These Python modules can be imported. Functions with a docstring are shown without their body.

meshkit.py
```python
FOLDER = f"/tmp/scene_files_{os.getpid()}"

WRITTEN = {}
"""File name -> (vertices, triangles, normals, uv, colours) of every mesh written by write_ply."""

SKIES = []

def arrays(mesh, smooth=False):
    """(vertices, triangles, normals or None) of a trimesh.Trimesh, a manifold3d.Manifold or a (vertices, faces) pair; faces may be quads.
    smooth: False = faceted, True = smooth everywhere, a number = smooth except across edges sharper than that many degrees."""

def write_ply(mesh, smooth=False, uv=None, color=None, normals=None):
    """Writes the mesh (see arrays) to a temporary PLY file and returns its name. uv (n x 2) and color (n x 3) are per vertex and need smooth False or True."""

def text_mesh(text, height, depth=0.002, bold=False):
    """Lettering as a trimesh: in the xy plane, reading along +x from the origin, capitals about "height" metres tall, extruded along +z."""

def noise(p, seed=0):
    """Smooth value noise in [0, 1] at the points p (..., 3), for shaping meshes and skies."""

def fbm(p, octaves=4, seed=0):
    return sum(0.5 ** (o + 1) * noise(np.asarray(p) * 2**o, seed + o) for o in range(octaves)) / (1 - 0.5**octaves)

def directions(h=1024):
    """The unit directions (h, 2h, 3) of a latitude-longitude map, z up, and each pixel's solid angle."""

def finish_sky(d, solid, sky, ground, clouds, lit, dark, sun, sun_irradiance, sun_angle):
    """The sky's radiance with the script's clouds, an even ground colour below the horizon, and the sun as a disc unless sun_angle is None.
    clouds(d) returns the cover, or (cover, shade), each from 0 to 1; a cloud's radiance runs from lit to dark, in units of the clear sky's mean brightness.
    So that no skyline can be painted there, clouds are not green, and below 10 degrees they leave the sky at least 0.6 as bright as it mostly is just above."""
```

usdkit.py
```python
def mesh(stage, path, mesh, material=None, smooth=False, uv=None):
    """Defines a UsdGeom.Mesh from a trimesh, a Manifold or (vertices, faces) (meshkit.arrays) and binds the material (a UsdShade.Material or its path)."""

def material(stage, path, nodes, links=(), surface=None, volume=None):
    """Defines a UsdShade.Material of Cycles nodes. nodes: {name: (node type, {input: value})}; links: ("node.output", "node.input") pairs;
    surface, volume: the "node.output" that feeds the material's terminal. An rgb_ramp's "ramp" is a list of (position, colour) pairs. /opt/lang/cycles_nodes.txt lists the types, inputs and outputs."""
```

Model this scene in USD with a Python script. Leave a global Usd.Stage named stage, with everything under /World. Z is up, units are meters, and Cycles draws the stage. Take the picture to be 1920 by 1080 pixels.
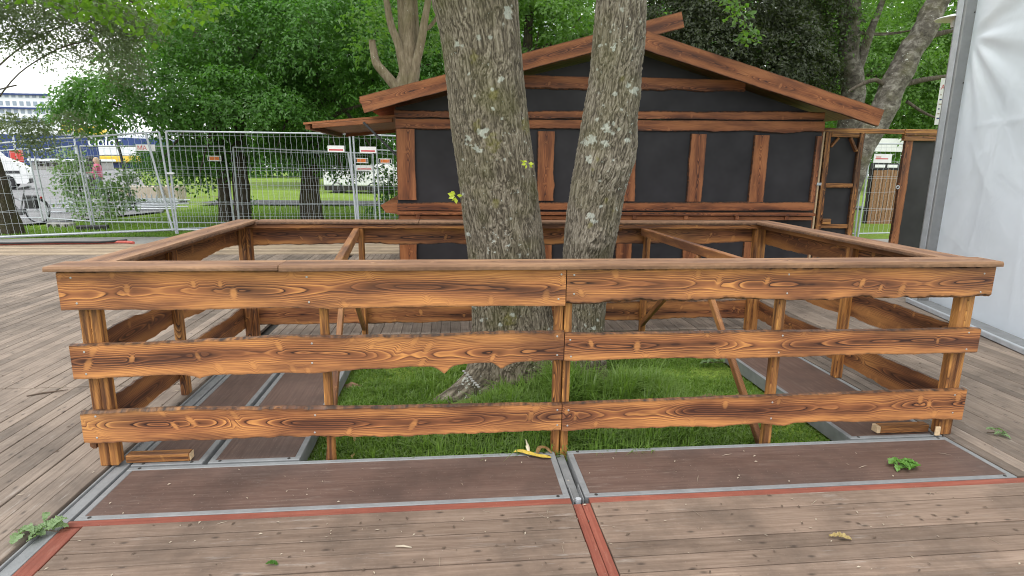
import math, random
import numpy as np, trimesh
import usdkit, meshkit
from pxr import Usd, UsdGeom, UsdLux, UsdShade, Gf, Sdf, Vt

stage = Usd.Stage.CreateInMemory()
UsdGeom.SetStageUpAxis(stage, "Z")
W = UsdGeom.Xform.Define(stage, "/World")
UsdGeom.Scope.Define(stage, "/World/Looks")

# ------------------------------------------------------------------ camera, sky, sun, exposure
EXPOSURE = 0.9
SUN_EL, SUN_AZ = math.radians(58), math.radians(215)     # azimuth measured from +y towards +x
SKY_STRENGTH, SUN_INT, SUN_ANGLE = 0.12, 0.28, 28.0
CX, CY, CZ, YAW, PIT, ROL, FPX = 1.95, -3.075, 1.628, .103, .209, .012, 1100.0
FW = np.array([math.sin(YAW) * math.cos(PIT), math.cos(YAW) * math.cos(PIT), -math.sin(PIT)])
_r = np.array([math.cos(YAW), -math.sin(YAW), 0.0]); _u = np.cross(_r, FW)
RT = _r * math.cos(ROL) + _u * math.sin(ROL); UP = -_r * math.sin(ROL) + _u * math.cos(ROL)
CAM = np.array([CX, CY, CZ])
cam = UsdGeom.Camera.Define(stage, "/World/camera")
cam.CreateHorizontalApertureAttr(36.0); cam.CreateVerticalApertureAttr(20.25)
cam.CreateFocalLengthAttr(36.0 * FPX / 1920)
cam.CreateClippingRangeAttr((0.05, 5000.0))
cam.CreateExposureAttr(EXPOSURE)
cam.AddTransformOp().Set(Gf.Matrix4d(*RT, 0, *UP, 0, *(-FW), 0, *CAM, 1))

sd = (math.sin(SUN_AZ) * math.cos(SUN_EL), math.cos(SUN_AZ) * math.cos(SUN_EL), math.sin(SUN_EL))
dome = UsdLux.DomeLight.Define(stage, "/World/sky")
sky = usdkit.material(stage, "/World/Looks/sky", {
    "sky": ("sky_texture", {"sky_type": "single_scattering", "sun_disc": False, "sun_elevation": SUN_EL, "sun_rotation": SUN_AZ}),
    "tc": ("texture_coordinate", {}),
    "n": ("noise_texture", {"scale": 2.2, "detail": 6, "roughness": .55}),
    "r": ("rgb_ramp", {"ramp": [(.30, (.75, .75, .75)), (.55, (1, 1, 1))]}),
    "cl": ("rgb_ramp", {"ramp": [(.35, (6.6, 6.8, 7.1)), (.7, (10.5, 10.5, 10.4))]}),
    "mx": ("mix_color", {}),
    "bg": ("background_shader", {"strength": SKY_STRENGTH})},
    [("tc.generated", "n.vector"), ("n.fac", "r.fac"), ("n.fac", "cl.fac"), ("r.color", "mx.fac"), ("sky.color", "mx.a"), ("cl.color", "mx.b"), ("mx.result", "bg.color")],
    surface="bg.background")
UsdShade.MaterialBindingAPI.Apply(dome.GetPrim()).Bind(sky)
dome.GetPrim().SetCustomDataByKey("kind", "structure")
sun = UsdLux.DistantLight.Define(stage, "/World/sun")
sun.CreateIntensityAttr(SUN_INT); sun.CreateAngleAttr(SUN_ANGLE); sun.CreateNormalizeAttr(True); sun.CreateColorAttr(Gf.Vec3f(1, .97, .92))
_z = np.array(sd); _x = np.cross([0, 0, 1], _z); _x /= np.linalg.norm(_x); _y = np.cross(_z, _x)
sun.AddTransformOp().Set(Gf.Matrix4d(*_x, 0, *_y, 0, *_z, 0, 0, 0, 30, 1))

# ------------------------------------------------------------------ helpers
rng = np.random.default_rng(7)
rnd = random.Random(11)
_names = {}

def at(px, py, Y):
    """The world point on the plane y = Y that the photograph (1920 x 1080) shows at a pixel."""
    d = FW + RT * (px - 960) / FPX - UP * (py - 540) / FPX
    return CAM + d * (Y - CY) / d[1]

def onz(px, py, z=0.0):
    d = FW + RT * (px - 960) / FPX - UP * (py - 540) / FPX
    return CAM + d * (z - CZ) / d[2]

def path_for(name, parent=None):
    base = parent.GetPath() if parent is not None else Sdf.Path("/World")
    key = (str(base), name)
    n = _names.get(key, -1) + 1; _names[key] = n
    return str(base) + "/" + (name if n == 0 else f"{name}_{n:03d}")

def tag(p, label=None, cat=None, group=None, kind=None):
    for k, v in (("label", label), ("category", cat), ("group", group), ("kind", kind)):
        if v: p.SetCustomDataByKey(k, v)
    return p

def thing(name, label=None, cat=None, loc=(0, 0, 0), rz=0.0, group=None, kind=None, parent=None):
    x = UsdGeom.Xform.Define(stage, path_for(name, parent))
    x.AddTranslateOp().Set(Gf.Vec3d(*map(float, loc))); x.AddRotateZOp().Set(float(rz))
    return tag(x.GetPrim(), label, cat, group, kind)

class MB:
    """Collects triangles and quads with texture coordinates (metres) and an edge weight; build() makes ONE mesh."""
    def __init__(s): s.v, s.f, s.uv, s.e, s.n = [], [], [], [], 0
    def add(s, v, f, uv=None, e=None):
        v = np.asarray(v, float); f = np.asarray(f, int)
        if f.shape[1] == 4: f = np.vstack([f[:, [0, 1, 2]], f[:, [0, 2, 3]]])
        s.v.append(v); s.f.append(f + s.n); s.n += len(v)
        s.uv.append(np.zeros((len(v), 2)) if uv is None else np.asarray(uv, float))
        s.e.append(np.zeros(len(v)) if e is None else np.asarray(e, float)); return s
    def tm(s, m): return s.add(m.vertices, m.faces)
    def box(s, a, b, bev=0.0, axis=None, M=None, seed=None, e=0.0):
        """Box from corner a to corner b, chamfered by bev; texture runs along its longest side."""
        a, b = np.minimum(a, b).astype(float), np.maximum(a, b).astype(float); c, h = (a + b) / 2, (b - a) / 2
        ax = int(np.argmax(h)) if axis is None else axis
        o = rng.random(2) * (60, .25) if seed is None else np.array(seed)
        bev = min(bev, h.min() * .45)
        F = []
        oth = [k for k in range(3) if k != ax]
        for k in range(3):
            i, j = [q for q in range(3) if q != k]
            for sg in (-1, 1):
                q = []
                for si, sj in ((-1, -1), (1, -1), (1, 1), (-1, 1)):
                    p = np.zeros(3); p[k] = sg * h[k]; p[i] = si * (h[i] - bev); p[j] = sj * (h[j] - bev); q.append(p)
                F.append((q, k))
        if bev > 0:
            for k in range(3):
                i, j = [q for q in range(3) if q != k]
                for si in (-1, 1):
                    for sj in (-1, 1):
                        q = []
                        for sk, which in ((-1, 0), (1, 0), (1, 1), (-1, 1)):
                            p = np.zeros(3); p[k] = sk * (h[k] - bev)
                            p[i] = si * (h[i] if which == 0 else h[i] - bev); p[j] = sj * (h[j] - bev if which == 0 else h[j]); q.append(p)
                        F.append((q, i))
            for sx in (-1, 1):
                for sy in (-1, 1):
                    for sz in (-1, 1):
                        sg = np.array([sx, sy, sz]); q = []
                        for k in range(3):
                            p = sg * (h - bev); p[k] = sg[k] * h[k]; q.append(p)
                        F.append((q, 0))
        for q, k in F:
            q = np.array(q); nrm = np.cross(q[1] - q[0], q[2] - q[0])
            if np.dot(nrm, q.mean(0)) < 0: q = q[::-1]
            uv = np.stack([q[:, ax] + h[ax], q[:, oth[0]] + q[:, oth[1]]], 1)
            if k == ax: uv = q[:, oth] * (1, 1)
            p = q + c
            if M is not None: p = (np.c_[p, np.ones(len(p))] @ np.asarray(M).T)[:, :3]
            f = [[0, 1, 2, 3]] if len(q) == 4 else [[0, 1, 2]]
            s.add(p, f, uv + o, np.full(len(q), e))
        return s
    def beam(s, p, q, w, t, up=(0, 0, 1), bev=.004, e=0.0):
        """A rectangular bar from p to q; w across 'up x dir', t along the up-ish direction."""
        p, q = np.asarray(p, float), np.asarray(q, float); d = q - p; L = np.linalg.norm(d); d /= L
        sx = np.cross(up, d); sx /= np.linalg.norm(sx) + 1e-9; u = np.cross(d, sx)
        M = np.eye(4); M[:3, 0], M[:3, 1], M[:3, 2], M[:3, 3] = d, sx, u, p
        return s.box((0, -w / 2, -t / 2), (L, w / 2, t / 2), bev, 0, M, e=e)
    def tube(s, pts, r, n=8, cap=True):
        pts = np.asarray(pts, float); m = len(pts); r = np.broadcast_to(np.asarray(r, float), (m,))
        t = np.gradient(pts, axis=0) if m > 2 else np.repeat([pts[-1] - pts[0]], m, 0)
        t = t / (np.linalg.norm(t, axis=1, keepdims=True) + 1e-12)
        ref = np.array([0, 0, 1.0]) if abs(t[0][2]) < .9 else np.array([1.0, 0, 0])
        V = []
        for k in range(m):
            a = np.cross(t[k], ref); a /= np.linalg.norm(a) + 1e-12; b = np.cross(t[k], a); ref = np.cross(a, t[k])
            an = np.arange(n) * 2 * math.pi / n
            V.append(pts[k] + r[k] * (np.cos(an)[:, None] * a + np.sin(an)[:, None] * b))
        V = np.vstack(V); F = []
        for k in range(m - 1):
            for j in range(n):
                F.append([k * n + j, (k + 1) * n + j, (k + 1) * n + (j + 1) % n, k * n + (j + 1) % n])
        F = np.array(F)[:, ::-1]
        F = np.vstack([F[:, [0, 1, 2]], F[:, [0, 2, 3]]])
        if cap:
            V = np.vstack([V, pts[0], pts[-1]]); c0, c1 = m * n, m * n + 1
            F = np.vstack([F, [[c0, j, (j + 1) % n] for j in range(n)][::1], [[c1, (m - 1) * n + (j + 1) % n, (m - 1) * n + j] for j in range(n)]])
        return s.add(V, F)
    def prism(s, poly, y0, y1, M=None):
        """A polygon in (x, z), extruded from y0 to y1."""
        from shapely.geometry import Polygon
        m = trimesh.creation.extrude_polygon(Polygon(poly), y1 - y0, engine="earcut")
        v = np.array(m.vertices); v = np.c_[v[:, 0], y0 + v[:, 2], v[:, 1]]; f = np.array(m.faces)[:, ::-1]
        tri = v[f].reshape(-1, 3); uv = np.c_[tri[:, 0], tri[:, 2] + tri[:, 1]] + rng.random(2) * (50, 2)
        if M is not None: tri = (np.c_[tri, np.ones(len(tri))] @ np.asarray(M).T)[:, :3]
        return s.add(tri, np.arange(len(tri)).reshape(-1, 3), uv)
    def build(s, name, mat, parent=None, smooth=False, label=None, kind=None):
        return mesh_prim(name, np.vstack(s.v), np.vstack(s.f), mat, parent, np.vstack(s.uv), np.concatenate(s.e), smooth, label, kind)

def mesh_prim(name, v, f, mat, parent=None, uv=None, edge=None, smooth=False, label=None, kind=None, pv=None):
    p = path_for(name, parent)
    if smooth:
        m = usdkit.mesh(stage, p, (v, f), M[mat], smooth=smooth)
    else:
        m = usdkit.mesh(stage, p, (v, f), M[mat], smooth=False, uv=uv)
        if edge is not None and np.any(edge):
            UsdGeom.PrimvarsAPI(m).CreatePrimvar("edge", Sdf.ValueTypeNames.FloatArray, "vertex").Set(Vt.FloatArray.FromNumpy(np.asarray(edge, np.float32)))
    for k_, a_ in (pv or {}).items():
        UsdGeom.PrimvarsAPI(m).CreatePrimvar(k_, Sdf.ValueTypeNames.FloatArray, "vertex").Set(Vt.FloatArray.FromNumpy(np.asarray(a_, np.float32)))
    pr = m.GetPrim()
    tag(pr, label=label, kind=kind)
    return pr

def fbm1(x, seed, oct=4):
    x = np.asarray(x, float); return meshkit.fbm(np.stack([x, np.full_like(x, seed * 7.31), np.full_like(x, seed * 3.17)], -1), oct, seed) - .5

# ------------------------------------------------------------------ materials
M = {}
def mat(name, nodes, links, surface="p.BSDF"):
    M[name] = usdkit.material(stage, "/World/Looks/" + name, nodes, links, surface=surface)

def plain(name, col, rough=.6, metal=0.0, var=.12, scale=14, bump=0.0, spec=.4):
    c = np.array(col)
    nodes = {"g": ("geometry", {}), "n": ("noise_texture", {"scale": scale, "detail": 5, "roughness": .6}),
             "r": ("rgb_ramp", {"ramp": [(.3, tuple(c * (1 - var))), (.7, tuple(np.minimum(c * (1 + var), .95)))]}),
             "p": ("principled_bsdf", {"roughness": rough, "metallic": metal, "specular_ior_level": spec})}
    links = [("g.position", "n.vector"), ("n.fac", "r.fac"), ("r.color", "p.base_color")]
    if bump:
        nodes["b"] = ("bump", {"strength": bump, "distance": .004}); links += [("n.fac", "b.height"), ("b.normal", "p.normal")]
    mat(name, nodes, links)

def flamed_wood(name, light, mid, dark, burn=0.0, ring=78.0, rough=.5, streak=7.0, scorch=.62, knot=.74, edgecol=(.035, .02, .014), yellow=(.45, .26, .09)):
    """Flamed larch: rings of a sawn log seen on the board's face, knots, char in the soft grain; u runs along the board, v across."""
    N = {"uv": ("uvmap", {}), "sep": ("separate_xyz", {}),
         "at": ("attribute", {"attribute": "edge"}),
         # slow wandering of the heart along the board
         "m1": ("mapping", {"scale": (.55, 0.0, 1.0)}), "w": ("noise_texture", {"scale": 1.0, "detail": 2}),
         "w2": ("math", {"math_type": "multiply_add", "value2": .16, "value3": -.08}),
         "vv": ("math", {"math_type": "subtract"}), "v2": ("math", {"math_type": "multiply"}),
         "m2": ("mapping", {"scale": (1.25, 0.0, 1.0), "location": (31, 7, 0)}), "dn": ("noise_texture", {"scale": 1.0, "detail": 3.0, "roughness": .42}),
         "dp": ("math", {"math_type": "multiply_add", "value2": .22, "value3": -.085}), "d2": ("math", {"math_type": "multiply"}),
         "sum": ("math", {"math_type": "add"}), "rr": ("math", {"math_type": "sqrt"}),
         # knots
         "kx1": ("math", {"math_type": "multiply", "value2": 1.7}), "kx": ("math", {"math_type": "multiply_add"}), "ksh": ("math", {"math_type": "multiply_add", "value2": 9.0, "value3": -4.5}), "kgs": ("math", {"math_type": "subtract", "value1": 1.75}), "kds": ("math", {"math_type": "multiply"}), "mk": ("combine_xyz", {}), "vk": ("voronoi_texture", {"scale": 7.0, "randomness": 1.0, "dimensions": "2D"}),
         "kb": ("map_range", {"range_type": "smootherstep", "from_min": 0.0, "from_max": .42, "to_min": 1.0, "to_max": 0.0, "clamp": True}),
         "ksel": ("math", {"math_type": "greater_than", "value2": knot}), "ksep": ("separate_color", {}),
         "kbs": ("math", {"math_type": "multiply"}), "ka": ("math", {"math_type": "multiply", "value2": .009}),
         # wobble
         "m3": ("mapping", {"scale": (2.6, 13.0, 1.0)}), "wb": ("noise_texture", {"scale": 1.0, "detail": 4.0, "roughness": .5}),
         "wa": ("math", {"math_type": "multiply_add", "value2": .012}),
         "r2": ("math", {"math_type": "add"}), "ph0": ("math", {"math_type": "multiply_add", "value2": ring * 5.5, "value3": ring * .72}), "ph": ("math", {"math_type": "multiply"}),
         "fr": ("math", {"math_type": "fraction"}),
         "tri": ("rgb_ramp", {"ramp": [(0, (.1,) * 3), (.10, (.42,) * 3), (.50, (.62,) * 3), (.74, (1, 1, 1)), (.88, (.85,) * 3), (.95, (.12,) * 3), (1, (.08,) * 3)]}),
         # how deeply burnt, in slow patches: the heart burns darker
         "m4": ("mapping", {"scale": (.9, 3.0, 1.0), "location": (11, 3, 0)}), "m8": ("mapping", {"scale": (1.2, streak, 1.0), "location": (3, 17, 0)}), "bn": ("noise_texture", {"scale": 1.5, "detail": 4, "roughness": .55}), "sd": ("map_range", {"range_type": "smoothstep", "from_min": .42, "from_max": .70, "to_min": 0.0, "to_max": scorch, "clamp": True}), "sdm": ("mix_color", {"b": tuple(np.array(dark) * 1.5 + np.array(mid) * .12)}),
         "hs": ("map_range", {"range_type": "smoothstep", "from_min": .0, "from_max": .075, "to_min": .50 + burn, "to_max": .03 + burn, "clamp": True}),
         "ba": ("math", {"math_type": "multiply_add", "value2": 1.0, "value3": -.52}), "bt": ("math", {"math_type": "add"}),
         "m7": ("mapping", {"scale": (1.3, 22.0, 1.0), "location": (5, 9, 0)}), "sn": ("noise_texture", {"scale": 1.0, "detail": 3}), "st": ("map_range", {"from_min": .36, "from_max": .62, "to_min": .18, "to_max": 1.0, "clamp": True}), "mt": ("mix_float", {"a": .60}), "lv": ("math", {"math_type": "subtract"}), "lc": ("math", {"math_type": "add", "value2": .12, "use_clamp": True}),
         "col": ("rgb_ramp", {"ramp": [(0, dark), (.22, tuple(np.array(dark) * .55 + np.array(mid) * .45)), (.5, mid), (1, light)]}),
         # knot heart
         "kh": ("map_range", {"range_type": "smoothstep", "from_min": .10, "from_max": .24, "to_min": 1.0, "to_max": 0.0, "clamp": True}),
         "khs": ("math", {"math_type": "multiply"}), "khm": ("math", {"math_type": "multiply", "value2": .8}),
         "mxk": ("mix_color", {"b": tuple(np.array(light) * .72 + np.array(mid) * .3)}),
         # yellow, less burnt sapwood patches
         "yn": ("noise_texture", {"scale": .7, "detail": 2}), "yr": ("map_range", {"from_min": .55, "from_max": .75, "to_min": 0.0, "to_max": .55, "clamp": True}),
         "ym": ("math", {"math_type": "multiply"}), "mxy": ("mix_color", {"b": yellow}),
         # fibres
         "m5": ("mapping", {"scale": (6.0, 420.0, 1.0)}), "fb": ("noise_texture", {"scale": 1.0, "detail": 2}),
         "fm": ("map_range", {"from_min": .25, "from_max": .75, "to_min": .72, "to_max": 1.18}), "mul": ("vector_math", {"vector_math_type": "scale", "math_type": "scale"}),
         "eg": ("math", {"math_type": "multiply", "value2": 1.25, "use_clamp": True}), "en": ("noise_texture", {"scale": 30, "detail": 4}), "em": ("map_range", {"from_min": .3, "from_max": .7, "to_min": .45, "to_max": 1.1}), "ee": ("math", {"math_type": "multiply", "use_clamp": True}),
         "mxe": ("mix_color", {"b": edgecol}),
         "b": ("bump", {"strength": .35, "distance": .0025}), "bh": ("math", {"math_type": "multiply_add", "value2": .4}),
         "p": ("principled_bsdf", {"roughness": rough, "specular_ior_level": .35})}
    N["mul"] = ("vector_math", {"math_type": "scale"})
    L = [("uv.UV", "sep.vector"), ("uv.UV", "m1.vector"), ("m1.vector", "w.vector"), ("w.fac", "w2.value1"), ("sep.y", "vv.value1"), ("w2.value", "vv.value2"),
         ("vv.value", "v2.value1"), ("vv.value", "v2.value2"), ("uv.UV", "m2.vector"), ("m2.vector", "dn.vector"), ("dn.fac", "dp.value1"), ("dp.value", "d2.value1"), ("dp.value", "d2.value2"),
         ("v2.value", "sum.value1"), ("d2.value", "sum.value2"), ("sum.value", "rr.value1"),
         ("sep.x", "kx1.value1"), ("sep.y", "kx.value1"), ("kx1.value", "kx.value3"), ("w.fac", "ksh.value1"), ("ksh.value", "kx.value2"), ("ksep.g", "kgs.value2"), ("vk.distance", "kds.value1"), ("kgs.value", "kds.value2"), ("kx.value", "mk.x"), ("sep.y", "mk.y"), ("mk.vector", "vk.vector"), ("vk.distance", "kb.value"), ("vk.color", "ksep.color"), ("ksep.r", "ksel.value1"), ("kb.result", "kbs.value1"), ("ksel.value", "kbs.value2"), ("kbs.value", "ka.value1"),
         ("uv.UV", "m3.vector"), ("m3.vector", "wb.vector"), ("wb.fac", "wa.value1"), ("rr.value", "wa.value3"), ("wa.value", "r2.value1"), ("ka.value", "r2.value2"),
         ("r2.value", "ph0.value1"), ("r2.value", "ph.value1"), ("ph0.value", "ph.value2"), ("ph.value", "fr.value1"), ("fr.value", "tri.fac"),
         ("uv.UV", "m4.vector"), ("uv.UV", "m8.vector"), ("m8.vector", "bn.vector"), ("bn.fac", "sd.value"), ("sd.result", "sdm.fac"), ("rr.value", "hs.value"), ("bn.fac", "ba.value1"), ("hs.result", "bt.value1"), ("ba.value", "bt.value2"),
         ("uv.UV", "m7.vector"), ("m7.vector", "sn.vector"), ("sn.fac", "st.value"), ("st.result", "mt.fac"), ("tri.color", "mt.b"), ("mt.result", "lv.value1"), ("bt.value", "lv.value2"), ("lv.value", "lc.value1"), ("lc.value", "col.fac"),
         ("kds.value", "kh.value"), ("kh.result", "khs.value1"), ("ksel.value", "khs.value2"), ("khs.value", "khm.value1"), ("khm.value", "mxk.fac"), ("col.color", "mxk.a"),
         ("m4.vector", "yn.vector"), ("yn.fac", "yr.value"), ("yr.result", "ym.value1"), ("lc.value", "ym.value2"), ("ym.value", "mxy.fac"), ("mxk.result", "mxy.a"),
         ("uv.UV", "m5.vector"), ("m5.vector", "fb.vector"), ("fb.fac", "fm.value"), ("mxy.result", "sdm.a"), ("sdm.result", "mul.vector1"), ("fm.result", "mul.scale"),
         ("at.fac", "eg.value1"), ("uv.UV", "en.vector"), ("en.fac", "em.value"), ("em.result", "ee.value1"), ("eg.value", "ee.value2"), ("ee.value", "mxe.fac"), ("mul.vector", "mxe.a"),
         ("mxe.result", "p.base_color"), ("fb.fac", "bh.value1"), ("tri.color", "bh.value3"), ("bh.value", "b.height"), ("b.normal", "p.normal")]
    mat(name, N, L)

flamed_wood("flamed_larch", (.68, .305, .098), (.305, .114, .048), (.034, .013, .010), burn=.04, scorch=.60)
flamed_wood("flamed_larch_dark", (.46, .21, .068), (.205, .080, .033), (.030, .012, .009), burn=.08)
flamed_wood("flamed_post", (.62, .30, .085), (.27, .105, .034), (.030, .012, .008), burn=.10, ring=90, streak=24.0, scorch=.9, knot=.9)
flamed_wood("hut_timber", (.43, .170, .066), (.240, .079, .030), (.045, .016, .010), burn=.0, scorch=.5, knot=.88, yellow=(.35, .13, .04))
flamed_wood("weathered_cap", (.40, .225, .125), (.215, .110, .060), (.085, .040, .024), burn=.0, rough=.65, scorch=.45, knot=.9, yellow=(.42, .26, .14))

def weathered(name, a, b, c, stain=(.09, .075, .065), scuff=(.42, .39, .36), rough=.75, knots=.75):
    N = {"uv": ("uvmap", {}), "g": ("geometry", {}), "oi": ("object_info", {}),
         "at": ("attribute", {"attribute": "edge"}), "m1": ("mapping", {"scale": (2.2, 60.0, 1.0)}), "n1": ("noise_texture", {"scale": 1.0, "detail": 6, "roughness": .65, "distortion": .9}),
         "r1": ("rgb_ramp", {"ramp": [(.25, a), (.5, b), (.78, c)]}),
         "n2": ("noise_texture", {"scale": 1.7, "detail": 7, "roughness": .68}), "r2": ("map_range", {"from_min": .44, "from_max": .66, "to_min": 0.0, "to_max": .68, "clamp": True}), "mx2": ("mix_color", {"b": stain}),
         "m3": ("mapping", {"scale": (3.0, 22.0, 1.0)}), "n3": ("noise_texture", {"scale": 1.2, "detail": 8, "roughness": .75}), "r3": ("map_range", {"from_min": .56, "from_max": .70, "to_min": 0.0, "to_max": .75, "clamp": True}),
         "n4": ("noise_texture", {"scale": 1.1, "detail": 4}), "r4": ("map_range", {"from_min": .46, "from_max": .66, "to_min": 0.12, "to_max": 1.0, "clamp": True}), "m34": ("math", {"math_type": "multiply"}), "mx3": ("mix_color", {"b": scuff}),
         "vk": ("voronoi_texture", {"scale": 5.0, "dimensions": "2D"}), "mk": ("mapping", {"scale": (1.0, 2.2, 1.0)}), "rk": ("map_range", {"from_min": .03, "from_max": .12, "to_min": knots, "to_max": 0.0, "clamp": True}), "ks": ("separate_color", {}), "kg": ("math", {"math_type": "greater_than", "value2": .66}), "km": ("math", {"math_type": "multiply"}), "mxk": ("mix_color", {"b": tuple(np.array(stain) * .6)}),
         "ri": ("map_range", {"from_min": 0, "from_max": 1, "to_min": .74, "to_max": 1.26}), "sc": ("vector_math", {"math_type": "scale"}),
         "n5": ("noise_texture", {"scale": 120, "detail": 2}), "r5": ("map_range", {"from_min": .69, "from_max": .76, "to_min": 0, "to_max": .4, "clamp": True}), "mx5": ("mix_color", {"b": (.36, .31, .27)}),
         "b": ("bump", {"strength": .5, "distance": .002}), "p": ("principled_bsdf", {"roughness": rough, "specular_ior_level": .3})}
    L = [("uv.UV", "m1.vector"), ("m1.vector", "n1.vector"), ("n1.fac", "r1.fac"), ("g.position", "n2.vector"), ("n2.fac", "r2.value"), ("r2.result", "mx2.fac"), ("r1.color", "mx2.a"),
         ("uv.UV", "m3.vector"), ("m3.vector", "n3.vector"), ("n3.fac", "r3.value"), ("g.position", "n4.vector"), ("n4.fac", "r4.value"), ("r3.result", "m34.value1"), ("r4.result", "m34.value2"), ("m34.value", "mx3.fac"), ("mx2.result", "mx3.a"),
         ("uv.UV", "mk.vector"), ("mk.vector", "vk.vector"), ("vk.distance", "rk.value"), ("vk.color", "ks.color"), ("ks.r", "kg.value1"), ("kg.value", "km.value1"), ("rk.result", "km.value2"), ("km.value", "mxk.fac"), ("mx3.result", "mxk.a"),
         ("at.fac", "ri.value"), ("mxk.result", "sc.vector1"), ("ri.result", "sc.scale"),
         ("g.position", "n5.vector"), ("n5.fac", "r5.value"), ("r5.result", "mx5.fac"), ("sc.vector", "mx5.a"), ("mx5.result", "p.base_color"),
         ("n1.fac", "b.height"), ("b.normal", "p.normal")]
    mat(name, N, L)
weathered("deck_wood", (.134, .102, .081), (.214, .168, .134), (.282, .230, .188), stain=(.085, .068, .056))
weathered("front_deck_wood", (.128, .086, .064), (.206, .147, .111), (.286, .214, .168), stain=(.075, .055, .043))
weathered("tan_deck_wood", (.24, .175, .115), (.34, .26, .18), (.42, .33, .24), stain=(.2, .15, .1))
weathered("red_paint", (.19, .052, .034), (.26, .076, .050), (.34, .125, .085), stain=(.15, .05, .035), scuff=(.45, .22, .16), knots=.2)
weathered("phenolic_board", (.115, .066, .052), (.160, .099, .079), (.215, .146, .118), stain=(.075, .050, .042), scuff=(.31, .25, .215), rough=.6, knots=0.0)

def galv(name, a, b, rough=.45, metal=.75):
    mat(name, {"g": ("geometry", {}), "v": ("voronoi_texture", {"scale": 60}), "n": ("noise_texture", {"scale": 9, "detail": 6, "roughness": .7}),
               "r": ("rgb_ramp", {"ramp": [(.3, a), (.7, b)]}), "mx": ("mix_color", {"fac": .18}), "p": ("principled_bsdf", {"roughness": rough, "metallic": metal})},
        [("g.position", "v.vector"), ("g.position", "n.vector"), ("n.fac", "r.fac"), ("r.color", "mx.a"), ("v.color", "mx.b"), ("r.color", "p.base_color")])
galv("galvanised", (.165, .172, .178), (.245, .252, .258), .6, .1)
galv("fence_steel", (.38, .41, .44), (.50, .53, .57), .45, .25)
galv("tent_aluminium", (.22, .225, .23), (.27, .275, .28), .45, .3)
plain("screw_steel", (.42, .42, .42), .4, .4)

# dark coated plywood of the hut: charcoal, slightly sheeny, faintly mottled
mat("black_panel", {"g": ("geometry", {}), "n": ("noise_texture", {"scale": 2.5, "detail": 6, "roughness": .6}), "r": ("rgb_ramp", {"ramp": [(.3, (.018, .0165, .019)), (.75, (.038, .0355, .040))]}),
     "n2": ("noise_texture", {"scale": 260, "detail": 2}), "b": ("bump", {"strength": .3, "distance": .001}), "p": ("principled_bsdf", {"roughness": .55, "specular_ior_level": .30})},
    [("g.position", "n.vector"), ("n.fac", "r.fac"), ("r.color", "p.base_color"), ("g.position", "n2.vector"), ("n2.fac", "b.height"), ("b.normal", "p.normal")])

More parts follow.
